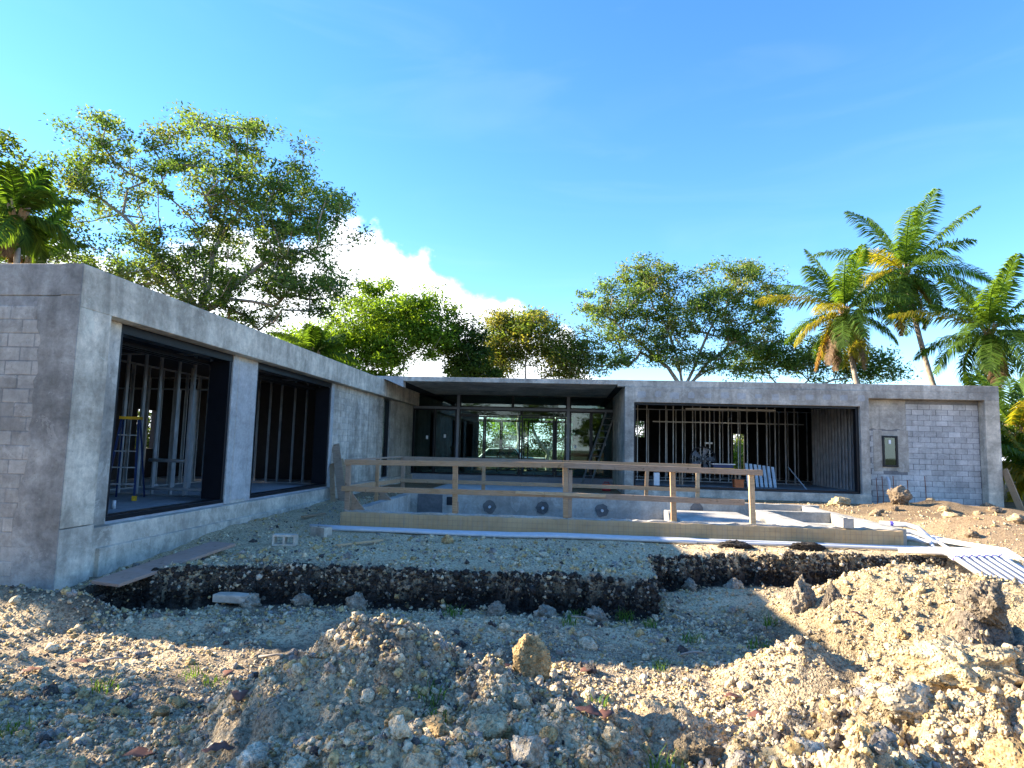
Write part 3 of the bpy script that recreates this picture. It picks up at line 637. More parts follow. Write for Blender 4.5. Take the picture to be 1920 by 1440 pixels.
# ------------------------------------------------------------------ pool shell
def tan_mat():
    t = NT('pool_form_tan'); p = t.pos(); n = t.noise(p, 2.0, 6, .6); s = t.noise(t.pos((6, 1, .5)), 3, 4, .6)
    col = t.mix(t.ramp(n, [(.3, 0), (.7, 1)]), (.37, .26, .14), (.50, .37, .205)); col = t.mix(t.ramp(s, [(.5, 0), (.75, .5)]), col, (.34, .30, .25))
    t.bump(s, .4, .02); return t.fin(col, .95)
MT['tan'] = tan_mat()
PO = thing('pool_shell', 'raw concrete swimming pool shell with tan formed front wall', 'pool', (1.2, 13.6, .42))
G = MT['gunite']
def rough_wall(name, x0, x1, y0, y1, z0, z1, mat, n, amp, seed, parent=PO, along='x'):
    rg = random.Random(seed); m = MB(); P = []
    for i in range(n+1):
        t = i/n; a = (x0+(x1-x0)*t) if along == 'x' else (y0+(y1-y0)*t); j = rg.uniform(-amp, amp); k = rg.uniform(-amp, amp)*.6
        P.append((a, j, k))
    vs = []; fs = []
    for a, j, k in P:
        if along == 'x': vs += [(a, y0+k*.5, z0), (a, y0+k, z1+j), (a, y1, z1+j*.6), (a, y1, z0)]
        else: vs += [(x0+k*.5, a, z0), (x0+k, a, z1+j), (x1, a, z1+j*.6), (x1, a, z0)]
    for i in range(n):
        for q in range(4): fs.append((i*4+q, i*4+(q+1) % 4, i*4+4+(q+1) % 4, i*4+4+q))
    fs += [(0, 1, 2, 3), (n*4+3, n*4+2, n*4+1, n*4)]
    return m.add(vs, fs).build(name, mat, parent)
fwp = rough_wall('front_wall', -4.75, 6.80, 13.60, 13.70, -.2, .775, MT['tan'], 90, .012, 1)
rough_wall('front_lining', -4.70, 6.79, 13.701, 13.86, -.9, .80, G, 110, .022, 2)
rough_wall('rear_wall', -4.75, 7.25, 19.0, 19.25, -1.1, .82, G, 60, .012, 3)
rough_wall('left_wall', -4.75, -4.52, 13.861, 18.999, -1.1, .79, G, 30, .012, 4, along='y')
rough_wall('right_wall', 6.77, 7.0, 13.861, 18.999, -1.1, .79, G, 30, .012, 5, along='y')
part('pool_floor', G, [(-4.5, 6.76, 13.9, 18.98, -1.15, -.9)], PO, 0)
rough_wall('spa_wall', 4.95, 5.2, 13.87, 17.3, -.8, .80, G, 14, .008, 6, along='y')
rough_wall('spa_wall', 5.201, 6.76, 17.05, 17.3, -.8, .80, G, 10, .008, 7)
rough_wall('spa_bench', 5.21, 6.76, 16.3, 17.04, -.8, .55, G, 10, .008, 8)
part('tanning_shelf', G, [(2.9, 4.94, 15.0, 18.9, -.85, .58)], PO, .02)
part('spa_floor', G, [(5.21, 6.76, 13.87, 16.29, -.6, .38)], PO, 0)
for i, (x, z) in enumerate(((-2.14, .49), (-.58, .51), (1.14, .49), (3.85, .6))):
    rg = random.Random(i); n = 18; poly = [(x+math.cos(a)*rg.uniform(.16, .21), z+math.sin(a)*rg.uniform(.17, .22)) for a in np.linspace(0, 2*math.pi, n+1)[:-1]]
    o = MB().prism(poly, 18.975, 18.99, 'y').build('light_niche', MT['grout'], PO)
    if i < 3: MB().tube([(x+.01, 18.88, z), (x+.01, 18.975, z)], .04, 10).build('conduit', MT['pvc'], o)
part('skimmer_patch', MT['grout'], [(-4.3, -3.55, 18.975, 18.99, .15, .80)], PO, .004)
part('skimmer', MT['inner'], [(-3.42, -3.12, 18.972, 18.992, .50, .74)], PO, .004)
# reinforcing wire mesh on the outside of the front wall
m = MB()
for x in np.arange(-4.72, 6.78, .105): m.bar((x, 13.575, .43), (x, 13.578, .755), .004, .004)
for z in (.47, .575, .68): m.bar((-4.74, 13.574, z), (6.78, 13.576, z), .004, .004)
tag(m.build('wire_mesh', plain('dull_wire', (.27, .20, .13), .8), PO), kind='stuff')
# ------------------------------------------------------------------ patio slab between pool and house
ps = part('patio_slab', MT['patio'], [(-4.5, .05, 21.2, 27.3, .3, .77)], None, .015); tag(ps, 'smooth white concrete slab between the pool and the glass doors', 'slab')
# ------------------------------------------------------------------ timber guardrail
GR = thing('guardrail', 'rough timber guardrail of posts and double rails around the pool', 'guardrail', (-4.7, 13.78, .79))
W1, W2, WG = MT['wood'], MT['wood2'], MT['wood_grey']
def stick(name, a, b, w, h, mat, parent, roll=0.0): return MB().bar(a, b, w, h, roll).build(name, mat, parent, .004)
for i, x in enumerate((-4.68, -2.31, .06, 2.31, 3.92)):
    stick('post', (x+.01, 13.795, .78), (x-.015, 13.80, 1.86), .105, .095, (WG, W1, W1, W1, W2)[i], GR)
stick('post', (.16, 13.805, .79), (.155, 13.80, 1.80), .085, .085, WG, GR)
stick('rail', (-4.76, 13.73, 1.835), (.02, 13.73, 1.90), .045, .115, W1, GR)
stick('rail', (.021, 13.728, 1.90), (4.12, 13.73, 1.855), .045, .117, WG, GR)
stick('rail', (-4.80, 13.73, 1.265), (.0, 13.73, 1.275), .045, .115, W1, GR)
stick('rail', (-1.0, 13.69, 1.30), (.9, 13.69, 1.285), .035, .07, W2, GR)
stick('rail', (.001, 13.732, 1.278), (3.75, 13.73, 1.235), .045, .115, WG, GR)
for i, x in enumerate((-4.93, -2.42, .10, 2.48, 4.0)):
    stick('post', (x, 19.62, .55), (x+(.04 if i == 3 else 0), 19.6, 1.85), .105, .095, (WG, W1, W1, W1, W2)[i], GR)
stick('rail', (-5.0, 19.54, 1.83), (-.02, 19.54, 1.84), .045, .115, WG, GR)
stick('rail', (-.01, 19.54, 1.84), (4.08, 19.54, 1.835), .045, .115, W1, GR)
stick('rail', (-5.0, 19.54, 1.15), (-.02, 19.54, 1.15), .045, .115, W1, GR)
stick('rail', (-.01, 19.54, 1.15), (4.05, 19.54, 1.13), .045, .115, W1, GR)
stick('rail', (-4.74, 13.80, 1.88), (-4.97, 19.5, 1.87), .09, .04, WG, GR)
stick('rail', (-4.80, 13.85, 1.26), (-5.02, 19.5, 1.14), .045, .115, W1, GR)
stick('post', (-4.86, 16.6, .78), (-4.86, 16.6, 1.86), .085, .085, W1, GR)
for x, y in ((-4.62, 13.84), (-4.80, 16.64)):
    MB().prism([(x, .79), (x+.33, .79), (x+.02, 1.16)], y, y+.05, 'y').build('brace', MT['wood_grey'], GR)
for x in (.06, 2.31, 3.92, -2.31): stick('cleat', (x+.055, 13.83, .79), (x+.055, 13.83, 1.05), .04, .08, WG, GR)
# ------------------------------------------------------------------ pvc pipes and conduit
def gz_(x, y): return float(height(np.array([float(x)]), np.array([float(y)]), False)[0])
def pipe(label, pts, r, group, name='pvc_pipe', mat='pvc', n=8): return tag(MB().tube(pts, r, n).build(name, MT[mat], None, 0, True), label, 'pipe', group)
for k in range(4):
    y = 13.12+.105*k
    pipe('long white pvc pipe lying along the foot of the pool front wall', [(x, y+.03*math.sin(x*1.3+k), max(gz_(x, y), .42)+.045) for x in np.arange(-5.05-.1*k, (3.2, 7.6, 4.1, 7.6)[k], .55)]+([(7.9, 14.2+.2*k, .5), (7.95+.1*k, 15.2, .52)] if k % 2 else []), .034, 'pipes along the pool wall')
for k in range(3):
    pipe('white pvc pipe lying along the right side of the plot toward the pipe bundle', [(7.75+.16*k, 15.3, .52), (8.0+.13*k, 14.2, .52), (8.25+.12*k, 13.2, gz_(8.2, 13.2)+.12), (8.45+.12*k, 11.8, gz_(8.45, 11.8)+.10), (8.6+.13*k, 10.4, gz_(8.6, 10.4)+.08)], .034, 'pipes along the right side')
MTc = MB().tube([(0, 0, 0), (0, .01, 0)], .05, 8)
for k in range(7):
    a = Vector((7.02+.165*k, 12.45+.06*k, .52)); b = a+Vector((.42, -1.15, -.55))
    p = thing('pvc_pipe', 'white pvc pipe with purple primed joint running down into the trench', 'pipe', a, 'sloping pipe bundle')
    MB().tube([a+Vector((-.75, .28, .0)), a+Vector((-.1, .06, .02)), a, b], .05, 10).build('pipe_body', MT['pvc'], p, 0, True)
    MB().tube([a+(b-a)*.02, a+(b-a)*.09], .062, 10).build('coupling', MT['white'], p)
    MB().tube([a+(b-a)*.09, a+(b-a)*.105], .0525, 10).build('primer_ring', MT['primer'], p)
pm = thing('pipe_manifold', 'cluster of white pvc elbows with purple joints at the pool corner', 'pipe', (7.7, 14.9, .45))
for k in range(3):
    z = .52+.13*k; MB().tube([(7.01, 14.7+.15*k, z), (7.5, 14.6+.15*k, z), (7.7, 14.5+.15*k, z-.05), (7.85, 14.3+.1*k, .50)], .055, 8).build('elbow', MT['pvc'], pm, 0, True)
    MB().tube([(7.2, 14.66+.15*k, z), (7.26, 14.65+.15*k, z)], .06, 8).build('primer_ring', MT['primer'], pm)
pipe('short vertical grey white pvc riser against the block wall', [(11.62, 24.02, .4), (11.60, 24.05, 1.40), (11.56, 24.12, 1.52)], .055, None, 'pvc_riser')
for i, (x, h) in enumerate(((10.98, 1.62), (11.22, 1.50), (11.42, 1.55), (11.80, 1.58), (12.28, 1.45), (12.88, 1.60))):
    tag(MB().tube([(x, 24.12, .3), (x+.01, 24.13, h*.6), (x-.02, 24.12, h)], .014, 6).build('rebar', MT['rust']), 'thin rusty rebar rod standing up before the block wall', 'rebar', 'rebar rods by the right block wall')
# ------------------------------------------------------------------ loose masonry and lumber
def cinder(label, loc, rot, group=None, mat='stem'):
    t = thing('concrete_block', label, 'block', loc, group); t.rotation_euler = rot
    m = MB(); l, d, h = .20, .097, .19
    for x0, x1 in ((-l, -l+.032), (-.016, .016), (l-.032, l)): m.box(x0, x1, -d+.032, d-.032, 0, h)
    m.box(-l, l, -d, -d+.0319, 0, h); m.box(-l, l, d-.0319, d, 0, h)
    o = m.build('block_body', MT[mat]); o.parent = t; return t
cinder('grey hollow concrete block lying on its side near the left wing', (-4.95, 11.40, gz_(-4.95, 11.4)+.10), (R(90), 0, R(8)))
cinder('grey concrete block with holes upward beside the pool corner', (-4.72, 12.45, gz_(-4.7, 12.45)+.0), (0, 0, R(-28)))
cinder('pale concrete block standing on the front wall of the spa', (5.75, 13.80, .80), (0, 0, R(95)), None, 'patio')
tag(MB().prism([(-.26, -.1), (.2, -.12), (.27, .07), (-.05, .12), (-.25, .08)], 0, .11).build('concrete_slab_piece', MT['stem'], None, .01, False, (-4.65, 9.02, gz_(-4.65, 9.02)+.06)), 'broken flat piece of pale concrete at the trench edge', 'concrete piece')
pk = thing('plank', 'wide brown plank laid as a ramp across the dark trench', 'plank', (-6.1, 8.4, .25))
MB().bar((-6.15, 8.40, .27), (-5.62, 10.45, .53), .50, .045).build('board', MT['ply'], pk, .004)
for i, (a, b, w_, lab) in enumerate((((-6.42, 18.55, .48), (-7.10, 19.55, 2.2), .24, 'wide'), ((-6.20, 18.7, .48), (-7.04, 19.85, 1.72), .22, 'short'), ((-6.62, 18.3, .46), (-7.10, 19.32, 1.6), .14, 'narrow'))):
    tag(MB().bar(a, b, w_, .04, .5).build('board', (MT['wood_grey'], MT['wood2'], MT['wood'])[i], None, .004), lab+' wooden board leaning against the left wing block wall', 'board', 'boards leaning on the wall')
for i, (a, b, lab) in enumerate((((-3.95, 11.2), (-3.35, 11.95), 'short pale wood offcut lying on the gravel terrace'), ((1.0, 20.6), (2.9, 20.9), 'long wood offcut on the ground behind the pool'), ((3.6, 21.5), (4.8, 21.2), 'weathered wood offcut on the ground before the wide opening'), ((13.3, 19.4), (15.0, 19.7), 'long grey plank lying on the soil before the end pier'), ((-6.0, 14.6), (-5.7, 15.2), 'thin wood offcut beside the left wing footing'))):
    tag(MB().bar((*a, gz_(*a)+.05), (*b, gz_(*b)+.06), .09, .04).build('wood_offcut', (W2, W1, WG)[i % 3], None, .004), lab, 'wood')
tag(MB().bar((15.55, 23.3, .45), (15.42, 23.9, 1.9), .04, .25).build('board', W1), 'brown board leaning on the end pier of the right wing', 'board')
# ------------------------------------------------------------------ ladders
def straight_ladder(label, foot, topp, wid, mat):
    t = thing('ladder', label, 'ladder', foot); f, tp = Vector(foot), Vector(topp); sx = Vector((wid/2, wid*.25, 0))
    for s in (-1, 1): MB().bar(f+sx*s, tp+sx*s, .03, .075).build('side_rail', mat, t)
    n = int((tp-f).length/.3)
    for i in range(1, n): p = f+(tp-f)*(i/n); MB().tube([p-sx, p+sx], .016, 6).build('rung', mat, t)
straight_ladder('long aluminium ladder leaning in the corner of the glass recess', (1.05, 28.6, .80), (2.12, 29.6, 3.95), .42, MT['steel'])
def step_ladder(label, loc, h, rz):
    t = thing('step_ladder', label, 'ladder', loc); t.rotation_euler = (0, 0, rz)
    def add(m, name, mat): o = m.build(name, mat); o.parent = t; return o
    for s in (-1, 1):
        add(MB().bar((s*.28, -.45, 0), (s*.16, -.08, h), .035, .07), 'front_rail', MT['blue']); add(MB().bar((s*.28, .5, 0), (s*.16, .08, h), .03, .05), 'rear_rail', MT['blue'])
    n = int(h/.3)
    for i in range(1, n): f = i/n; add(MB().box(-.27+.11*f, .27-.11*f, -.49+.37*f, -.40+.37*f, h*f-.012, h*f+.012), 'step', MT['steel'])
    add(MB().box(-.2, .2, -.14, .14, h, h+.06), 'top_cap', MT['yellow'])
    for s in (-1, 1): add(MB().box(s*.28-.04, s*.28+.04, -.5, -.4, 0, .1), 'foot', MT['yellow'])
step_ladder('blue step ladder with yellow top inside the first left opening', (-9.45, 13.3, .926), 1.72, .4)
# pvc stub and pipes in the left room
pipe('short white pvc stub rising from the left room floor', [(-8.3, 11.4, .92), (-8.3, 11.4, 1.08)], .035, None, 'pvc_stub')
pipe('cream pvc drain pipe bent along the stud wall of the left room', [(-8.65, 14.1, .96), (-8.6, 14.1, 1.0), (-8.6, 14.1, 3.9)], .04, None, 'drain_pipe')
pipe('cream pvc drain pipe running low across the left room', [(-9.6, 14.6, 1.15), (-9.55, 14.1, 1.1), (-7.8, 14.05, 1.1)], .03, None, 'drain_pipe')
pipe('horizontal grey conduit fixed at knee height across the left studs', [(-9.55, 14.18, 1.75), (-8.6, 14.18, 1.74)], .04, None, 'conduit', 'steel')
# ------------------------------------------------------------------ fans and tools
def drum_fan(label, loc, r, rz):
    t = thing('drum_fan', label, 'fan', loc); t.rotation_euler = (0, 0, rz)
    def add(m, name, mat): o = m.build(name, mat); o.parent = t; return o
    hc = r+.22; n = 28
    add(MB().tube([(math.cos(a)*r, 0, hc+math.sin(a)*r) for a in np.linspace(0, 2*math.pi, n)], .03, 6), 'rim', MT['black'])
    add(MB().tube([(math.cos(a)*r, .22, hc+math.sin(a)*r) for a in np.linspace(0, 2*math.pi, n)], .03, 6), 'rim', MT['black'])
    add(MB().tube([(0, -.02, hc), (0, .24, hc)], .09, 10), 'hub', MT['black'])
    for k in range(5):
        a = 2*math.pi*k/5; c, s = math.cos(a), math.sin(a)
        add(MB().add([(c*.08-s*.04, .08, hc+s*.08+c*.04), (c*.08+s*.04, .16, hc+s*.08-c*.04), (c*r*.92+s*r*.25, .17, hc+s*r*.92-c*r*.25), (c*r*.92-s*r*.25, .06, hc+s*r*.92+c*r*.25)], [(0, 1, 2, 3)]), 'blade', MT['mull'])
    g = MB()
    for k in range(10):
        a = 2*math.pi*k/10; g.tube([(0, -.03, hc), (math.cos(a)*r, -.02, hc+math.sin(a)*r)], .006, 4)
    for q in (.35, .65): g.tube([(math.cos(a)*r*q, -.03, hc+math.sin(a)*r*q) for a in np.linspace(0, 2*math.pi, 20)], .006, 4)
    tag(add(g, 'grille', MT['steel']), kind='stuff')
    for s in (-1, 1): add(MB().tube([(s*(r+.02), .1, hc), (s*(r+.02), .1, .1), (s*(r*.8), -.2, .03), (s*(r*.8), .4, .03)], .022, 6), 'stand', MT['black'])
drum_fan('large black drum fan standing behind the clear glass doors', (-2.8, 32.6, .93), .55, .15)
drum_fan('black drum fan with red trim inside the wide right opening', (5.72, 27.0, 1.25), .50, -.2)
tb = thing('work_table', 'cluttered work table inside the wide right opening', 'table', (6.1, 26.2, .93))
MB().box(4.6, 7.0, 25.9, 26.6, 1.50, 1.56).build('table_top', W2, tb)
for x in (4.7, 6.9):
    for y in (25.96, 26.54): MB().box(x-.03, x+.03, y-.03, y+.03, .926, 1.50).build('leg', WG, tb)
cs = thing('tool_case', 'flat blue and yellow tool case lying on the work table', 'tool case', (6.28, 26.1, 1.56))
MB().box(5.85, 6.72, 25.92, 26.4, 1.561, 1.65).build('base', MT['yellow'], cs); MB().box(5.9, 6.67, 25.93, 26.38, 1.65, 1.78).build('body', MT['blue'], cs); MB().box(5.83, 6.74, 25.9, 26.42, 1.78, 1.82).build('lid', MT['steel'], cs)
bx_ = thing('crate', 'orange plastic crate on the floor beside the work table', 'crate', (6.75, 25.7, .93))
MB().box(6.6, 6.95, 25.5, 25.8, .926, 1.22).build('crate_body', MT['orange'], bx_); MB().box(6.58, 6.97, 25.48, 25.82, 1.19, 1.23).build('rim', MT['orange'], bx_)
tag(MB().box(3.5, 3.72, 25.3, 25.45, .926, 1.42).build('carton', MT['white'], None, .01), 'small white carton standing inside the wide right opening', 'box')
for i in range(7):
    x = 7.35+.17*i; m = MB(); m.bar((x, 26.3, .93), (x-.02, 26.55, 1.85-.02*i), .12, .012); m.bar((x-.055, 26.28, .93), (x-.075, 26.53, 1.85-.02*i), .012, .05)
    tag(m.build('metal_stud', MT['steel']), 'pale cut metal stud leaning in a row inside the wide opening', 'metal stud', 'leaning cut studs in the wide opening')
tag(MB().tube([(8.75, 25.9, 1.75), (9.1, 25.0, .96)], .02, 6).build('metal_tube', MT['steel']), 'thin metal tube leaning beside the row of cut studs', 'tube')
# saw horses with pipes behind the glass
for x in (-4.2, -1.7):
    s = thing('sawhorse', 'grey folding sawhorse carrying pipes behind the glass doors', 'sawhorse', (x, 31.5, .93), 'sawhorses behind the glass')
    for a in (-1, 1):
        for b in (-1, 1): MB().bar((x+a*.3, 31.5+b*.3, .926), (x+a*.2, 31.5+b*.05, 1.58), .04, .04).build('leg', MT['mull'], s)
    MB().box(x-.1, x+.1, 31.1, 31.9, 1.58, 1.66).build('beam', MT['mull'], s)
for k in range(4): pipe('grey conduit lying across the sawhorses behind the glass', [(-4.7+.1*k, 31.2+.16*k, 1.70), (-1.1+.08*k, 31.25+.16*k, 1.70)], .04, 'conduits on the sawhorses', 'conduit', 'steel')
fc = thing('fuel_can', 'red plastic fuel can on the ground at the recess corner', 'fuel can', (1.75, 26.6, .6))
MB().box(1.6, 1.95, 26.5, 26.75, .58, .86).build('can_body', MT['red'], fc, .03); MB().tube([(1.68, 26.62, .86), (1.68, 26.62, .93), (1.87, 26.62, .93), (1.87, 26.62, .86)], .02, 6).build('handle', MT['red'], fc)
# ------------------------------------------------------------------ car behind the house
CA = thing('car', 'pale pickup style car parked behind the house seen through the glass', 'car', (-4.0, 46, .55))
prof = [(-6.6, .95), (-6.6, 1.45), (-5.95, 1.55), (-5.3, 2.15), (-3.4, 2.2), (-2.9, 1.6), (-1.3, 1.55), (-1.25, .95)]
MB().prism(prof, 45.1, 46.9, 'y').build('body', MT['white'], CA, .05)
MB().prism([(-5.75, 1.6), (-5.25, 2.08), (-4.4, 2.1), (-4.4, 1.6)], 45.09, 45.097, 'y').build('window', MT['glass_t'], CA)
MB().prism([(-4.3, 1.6), (-4.3, 2.1), (-3.5, 2.1), (-3.1, 1.62)], 45.09, 45.097, 'y').build('window', MT['glass_t'], CA)
for x in (-5.8, -2.1):
    for y in (45.05, 46.75):
        wl = MB().tube([(x, y, .90), (x, y+.22, .90)], .36, 18).build('wheel', MT['black'], CA); MB().tube([(x, y-.01, .90), (x, y, .90)], .2, 12).build('rim', MT['mull'], wl)
for y in (45.2, 46.6): MB().box(-6.63, -6.59, y, y+.22, 1.2, 1.34).build('headlight', MT['pvc'], CA)
# white sheet of drive behind the house
dv = MB().box(-12, 14, 36.6, 43.5, .5, .585).build('driveway', MT['patio']); tag(dv, 'pale concrete driveway behind the house', kind='structure')
# ------------------------------------------------------------------ trees
def leaves(cent, sig, cnt, size, cols, rg, flat=.6, up=.5):
    """cent (k,3) clump centres; returns quads of leaf size with point colours"""
    k = len(cent); n = k*cnt
    c = np.repeat(cent, cnt, 0); s = np.repeat(sig, cnt)[:, None]
    off = np.clip(rg.normal(size=(n, 3)), -1.7, 1.7)*np.array([1, 1, flat])*s*.62
    p = c+off
    nrm = rg.normal(size=(n, 3)); nrm[:, 2] = np.abs(nrm[:, 2])+up; nrm /= np.linalg.norm(nrm, axis=1)[:, None]
    t = rg.normal(size=(n, 3)); t -= nrm*(t*nrm).sum(1, keepdims=True); t /= np.linalg.norm(t, axis=1)[:, None]; b = np.cross(nrm, t)
    L = size*(.6+.8*rg.random((n, 1))); W = L*.42
    v = np.stack([p-t*L*.5, p+b*W*.5-nrm*L*.06, p+t*L*.5-nrm*L*.1, p-b*W*.5-nrm*L*.06], 1).reshape(-1, 3)
    f = np.arange(n*4).reshape(n, 4)
    cols = np.array(cols); ci = np.repeat(rg.integers(0, len(cols), k), cnt); mix = rg.random(n) < .35; ci[mix] = rg.integers(0, len(cols), mix.sum())
    col = cols[ci]*(.65+.7*rg.random((n, 1)))
    return v, f, np.repeat(col, 4, 0)
def tree(name, label, base, fork, lobes, cnt, size, cols, seed, tip=.018, sig=.75, group=None, bark='bark', stems=1, flat=.6):
    rg = np.random.default_rng(seed); base = np.array(base, float); fork = np.array(fork, float)
    root = thing(name, label, 'tree', base, group)
    att = []
    for cx, cy, cz, rx, ry, rz, n in lobes:
        d = rg.normal(size=(n, 3)); d /= np.linalg.norm(d, axis=1)[:, None]; r = rg.random((n, 1))**.42
        att.append(np.array([cx, cy, cz])+d*r*np.array([rx, ry, rz]))
    att = np.concatenate(att)
    pos = []; par = []
    for i in range(5):
        t = i/4; pos.append(base*(1-t)+fork*t+rg.normal(size=3)*.12*(0 < t < 1)); par.append(i-1)
    for s in range(stems):                                   # main limbs toward lobe centres
        lb = lobes[s % len(lobes)]; a = fork; b = np.array(lb[:3])-np.array([0, 0, lb[5]*.35]); last = 4 if s else 4
        for q in range(1, 6):
            t = q/5; p = a*(1-t)+b*t+np.array([0, 0, .25*math.sin(t*3.14)*np.linalg.norm(b-a)*.3])+rg.normal(size=3)*.18
            pos.append(p); par.append(last); last = len(pos)-1
    order = np.argsort(np.linalg.norm(att-fork, axis=1)); tips = []
    for k in order:
        P = np.array(pos); a = att[k]; d = np.linalg.norm(P-a, axis=1)+.9*np.maximum(0, P[:, 2]-a[2]+.15); d[:3] += 50
        j = int(np.argmin(d)); p0 = P[j]; last = j; m = max(1, int(d[j]/.8))
        for q in range(1, m+1):
            t = q/m; p = p0*(1-t)+a*t; p[2] -= .10*math.sin(t*3.14)*d[j]; p = p+(rg.normal(size=3)*.07 if q < m else 0)
            pos.append(p); par.append(last); last = len(pos)-1
        tips.append(last)
    P = np.array(pos); par = np.array(par); w = np.zeros(len(P)); kids = np.zeros(len(P), int)
    for i in range(len(P)-1, 0, -1): kids[par[i]] += 1
    w[kids == 0] = tip**2.2
    for i in range(len(P)-1, 0, -1): w[par[i]] += w[i]
    rad = w**(1/2.2)
    n6 = 6; ang = np.arange(n6)*2*math.pi/n6; vs = []; fs = []; c = 0
    for i in range(1, len(P)):
        a, b = P[par[i]], P[i]; d = b-a; L = np.linalg.norm(d)
        if L < 1e-4: continue
        d /= L; ref = np.array([0, 0, 1.]) if abs(d[2]) < .9 else np.array([1., 0, 0]); x = np.cross(d, ref); x /= np.linalg.norm(x); y = np.cross(d, x)
        ra = min(rad[par[i]], rad[i]*1.35); ring = np.cos(ang)[:, None]*x+np.sin(ang)[:, None]*y
        vs += [a-d*ra*.25+ring*ra, b+d*rad[i]*.2+ring*rad[i]]
        j = np.arange(n6); fs.append(np.stack([c+j, c+(j+1) % n6, c+n6+(j+1) % n6, c+n6+j], 1)); c += 2*n6
    me = np_mesh('trunk', np.concatenate(vs), np.concatenate(fs), MT[bark], True)
    link(bpy.data.objects.new('trunk', me), root)
    v, f, col = leaves(P[tips], sig*(.6+.8*rg.random(len(tips))), cnt, size, cols, rg, flat)
    link(bpy.data.objects.new('crown', np_mesh('crown', v, f, MT['leaf'], False, col)), root)
    return root
OLIVE = [(.125, .21, .06), (.09, .17, .05), (.155, .235, .08), (.07, .135, .042), (.16, .195, .09)]
LIME = [(.18, .30, .035), (.14, .25, .03), (.22, .34, .045), (.10, .18, .025)]
DEEP = [(.06, .11, .022), (.08, .135, .028), (.045, .08, .02), (.11, .16, .03)]
YELL = [(.18, .23, .05), (.13, .20, .045), (.24, .24, .06), (.10, .16, .035), (.17, .17, .07)]
MIXG = [(.13, .22, .07), (.10, .185, .055), (.17, .27, .075), (.18, .21, .10), (.08, .145, .05)]
tree('ficus_tree', 'tall wide spreading olive green tree rising behind the left wing', (-17.2, 29, .3), (-17.6, 29, 8.3),
     [(-23.2, 29, 15.2, 2.3, 2.4, 3.2, 50), (-16.6, 29, 15.1, 4.3, 3.5, 3.6, 110), (-12.2, 29, 12.6, 2.8, 3.0, 3.2, 62), (-21.5, 28.5, 10.6, 3.9, 2.6, 1.6, 52), (-13.2, 28.5, 9.3, 3.6, 2.6, 1.7, 48), (-17.5, 29, 11.0, 3.2, 2.5, 2.0, 40), (-18.0, 28.5, 8.0, 4.2, 2.2, 1.2, 34)],
     165, .19, OLIVE, 101, .024, .58, stems=6)
tree('shade_tree', 'dense dark green tree crown standing left of the tall spreading tree', (-26.0, 25, .3), (-25.6, 25, 9.5), [(-25.2, 25, 12.8, 3.4, 2.5, 3.0, 60), (-27, 25, 10.5, 2.5, 2, 2, 24)], 190, .24, DEEP, 102, .02, .7, stems=2)
tree('lime_tree', 'bright lime green leafy tree behind the corner of the house', (-12.4, 42, .3), (-12.2, 42, 5.6),
     [(-12.4, 42, 10.6, 3.6, 2.8, 2.5, 74), (-16.6, 42, 8.7, 2.8, 2.4, 1.9, 46), (-9.3, 42, 10.2, 2.0, 2.2, 2.2, 34), (-13.5, 41.5, 7.7, 3.0, 2.2, 1.5, 30)], 270, .25, LIME, 103, .022, .80, stems=4)
tree('dark_tree', 'small dark green tree between the lime and the yellowish trees', (-6.9, 43, .3), (-6.9, 43, 5.0), [(-7.0, 43, 8.8, 1.7, 1.8, 2.1, 38), (-5.8, 42.6, 7.4, 1.6, 1.5, 1.1, 22)], 200, .24, DEEP, 104, .022, .65, stems=2)
tree('feathery_tree', 'sparse yellow green tree with pale thin branches behind the glass recess', (-3.2, 46, .3), (-3.1, 46, 5.2), [(-2.8, 46, 10.5, 3.4, 2.4, 1.7, 70), (-4.9, 46, 8.8, 1.8, 1.8, 1.8, 34), (-.3, 46, 8.7, 2.3, 2.0, 1.9, 44)], 200, .23, YELL, 105, .020, .85, stems=3)
tree('spreading_tree', 'broad umbrella crowned tree with forked limbs behind the right wing', (8.4, 46, .3), (8.4, 46, 6.6),
     [(3.4, 46, 12.2, 2.9, 2.6, 2.2, 56), (5.9, 46, 14.5, 2.3, 2.2, 1.8, 40), (11.8, 46, 13.6, 4.2, 3.0, 2.2, 84), (7.6, 46, 12.0, 3.0, 2.4, 1.9, 40), (12.6, 45.6, 10.6, 3.3, 2.4, 1.4, 36), (3.2, 46, 9.4, 2.8, 2.2, 1.6, 34), (7.2, 45.5, 9.2, 2.6, 1.8, 1.4, 26), (10.8, 45.5, 8.6, 2.2, 1.8, 1.1, 16)], 170, .21, MIXG, 106, .024, .62, stems=5)
tree('low_tree', 'low open olive tree right of the umbrella crowned tree', (17.5, 48, .3), (16.6, 48, 6.0), [(14.5, 48, 9.4, 2.8, 2.2, 1.6, 34), (18.3, 48, 9.2, 2.4, 2.0, 1.7, 34), (22.0, 48, 8.6, 2.2, 2.0, 1.5, 26)], 190, .23, OLIVE, 107, .018, .8, stems=3)
tree('garden_tree', 'forked garden tree seen through the glass doors behind the house', (-1.2, 49, .3), (-1.2, 49, 2.0), [(-3.6, 49, 5.0, 2.6, 1.6, 1.7, 40), (1.8, 49, 5.0, 2.8, 1.6, 1.7, 44)], 170, .22, LIME, 108, .03, .6, stems=2)
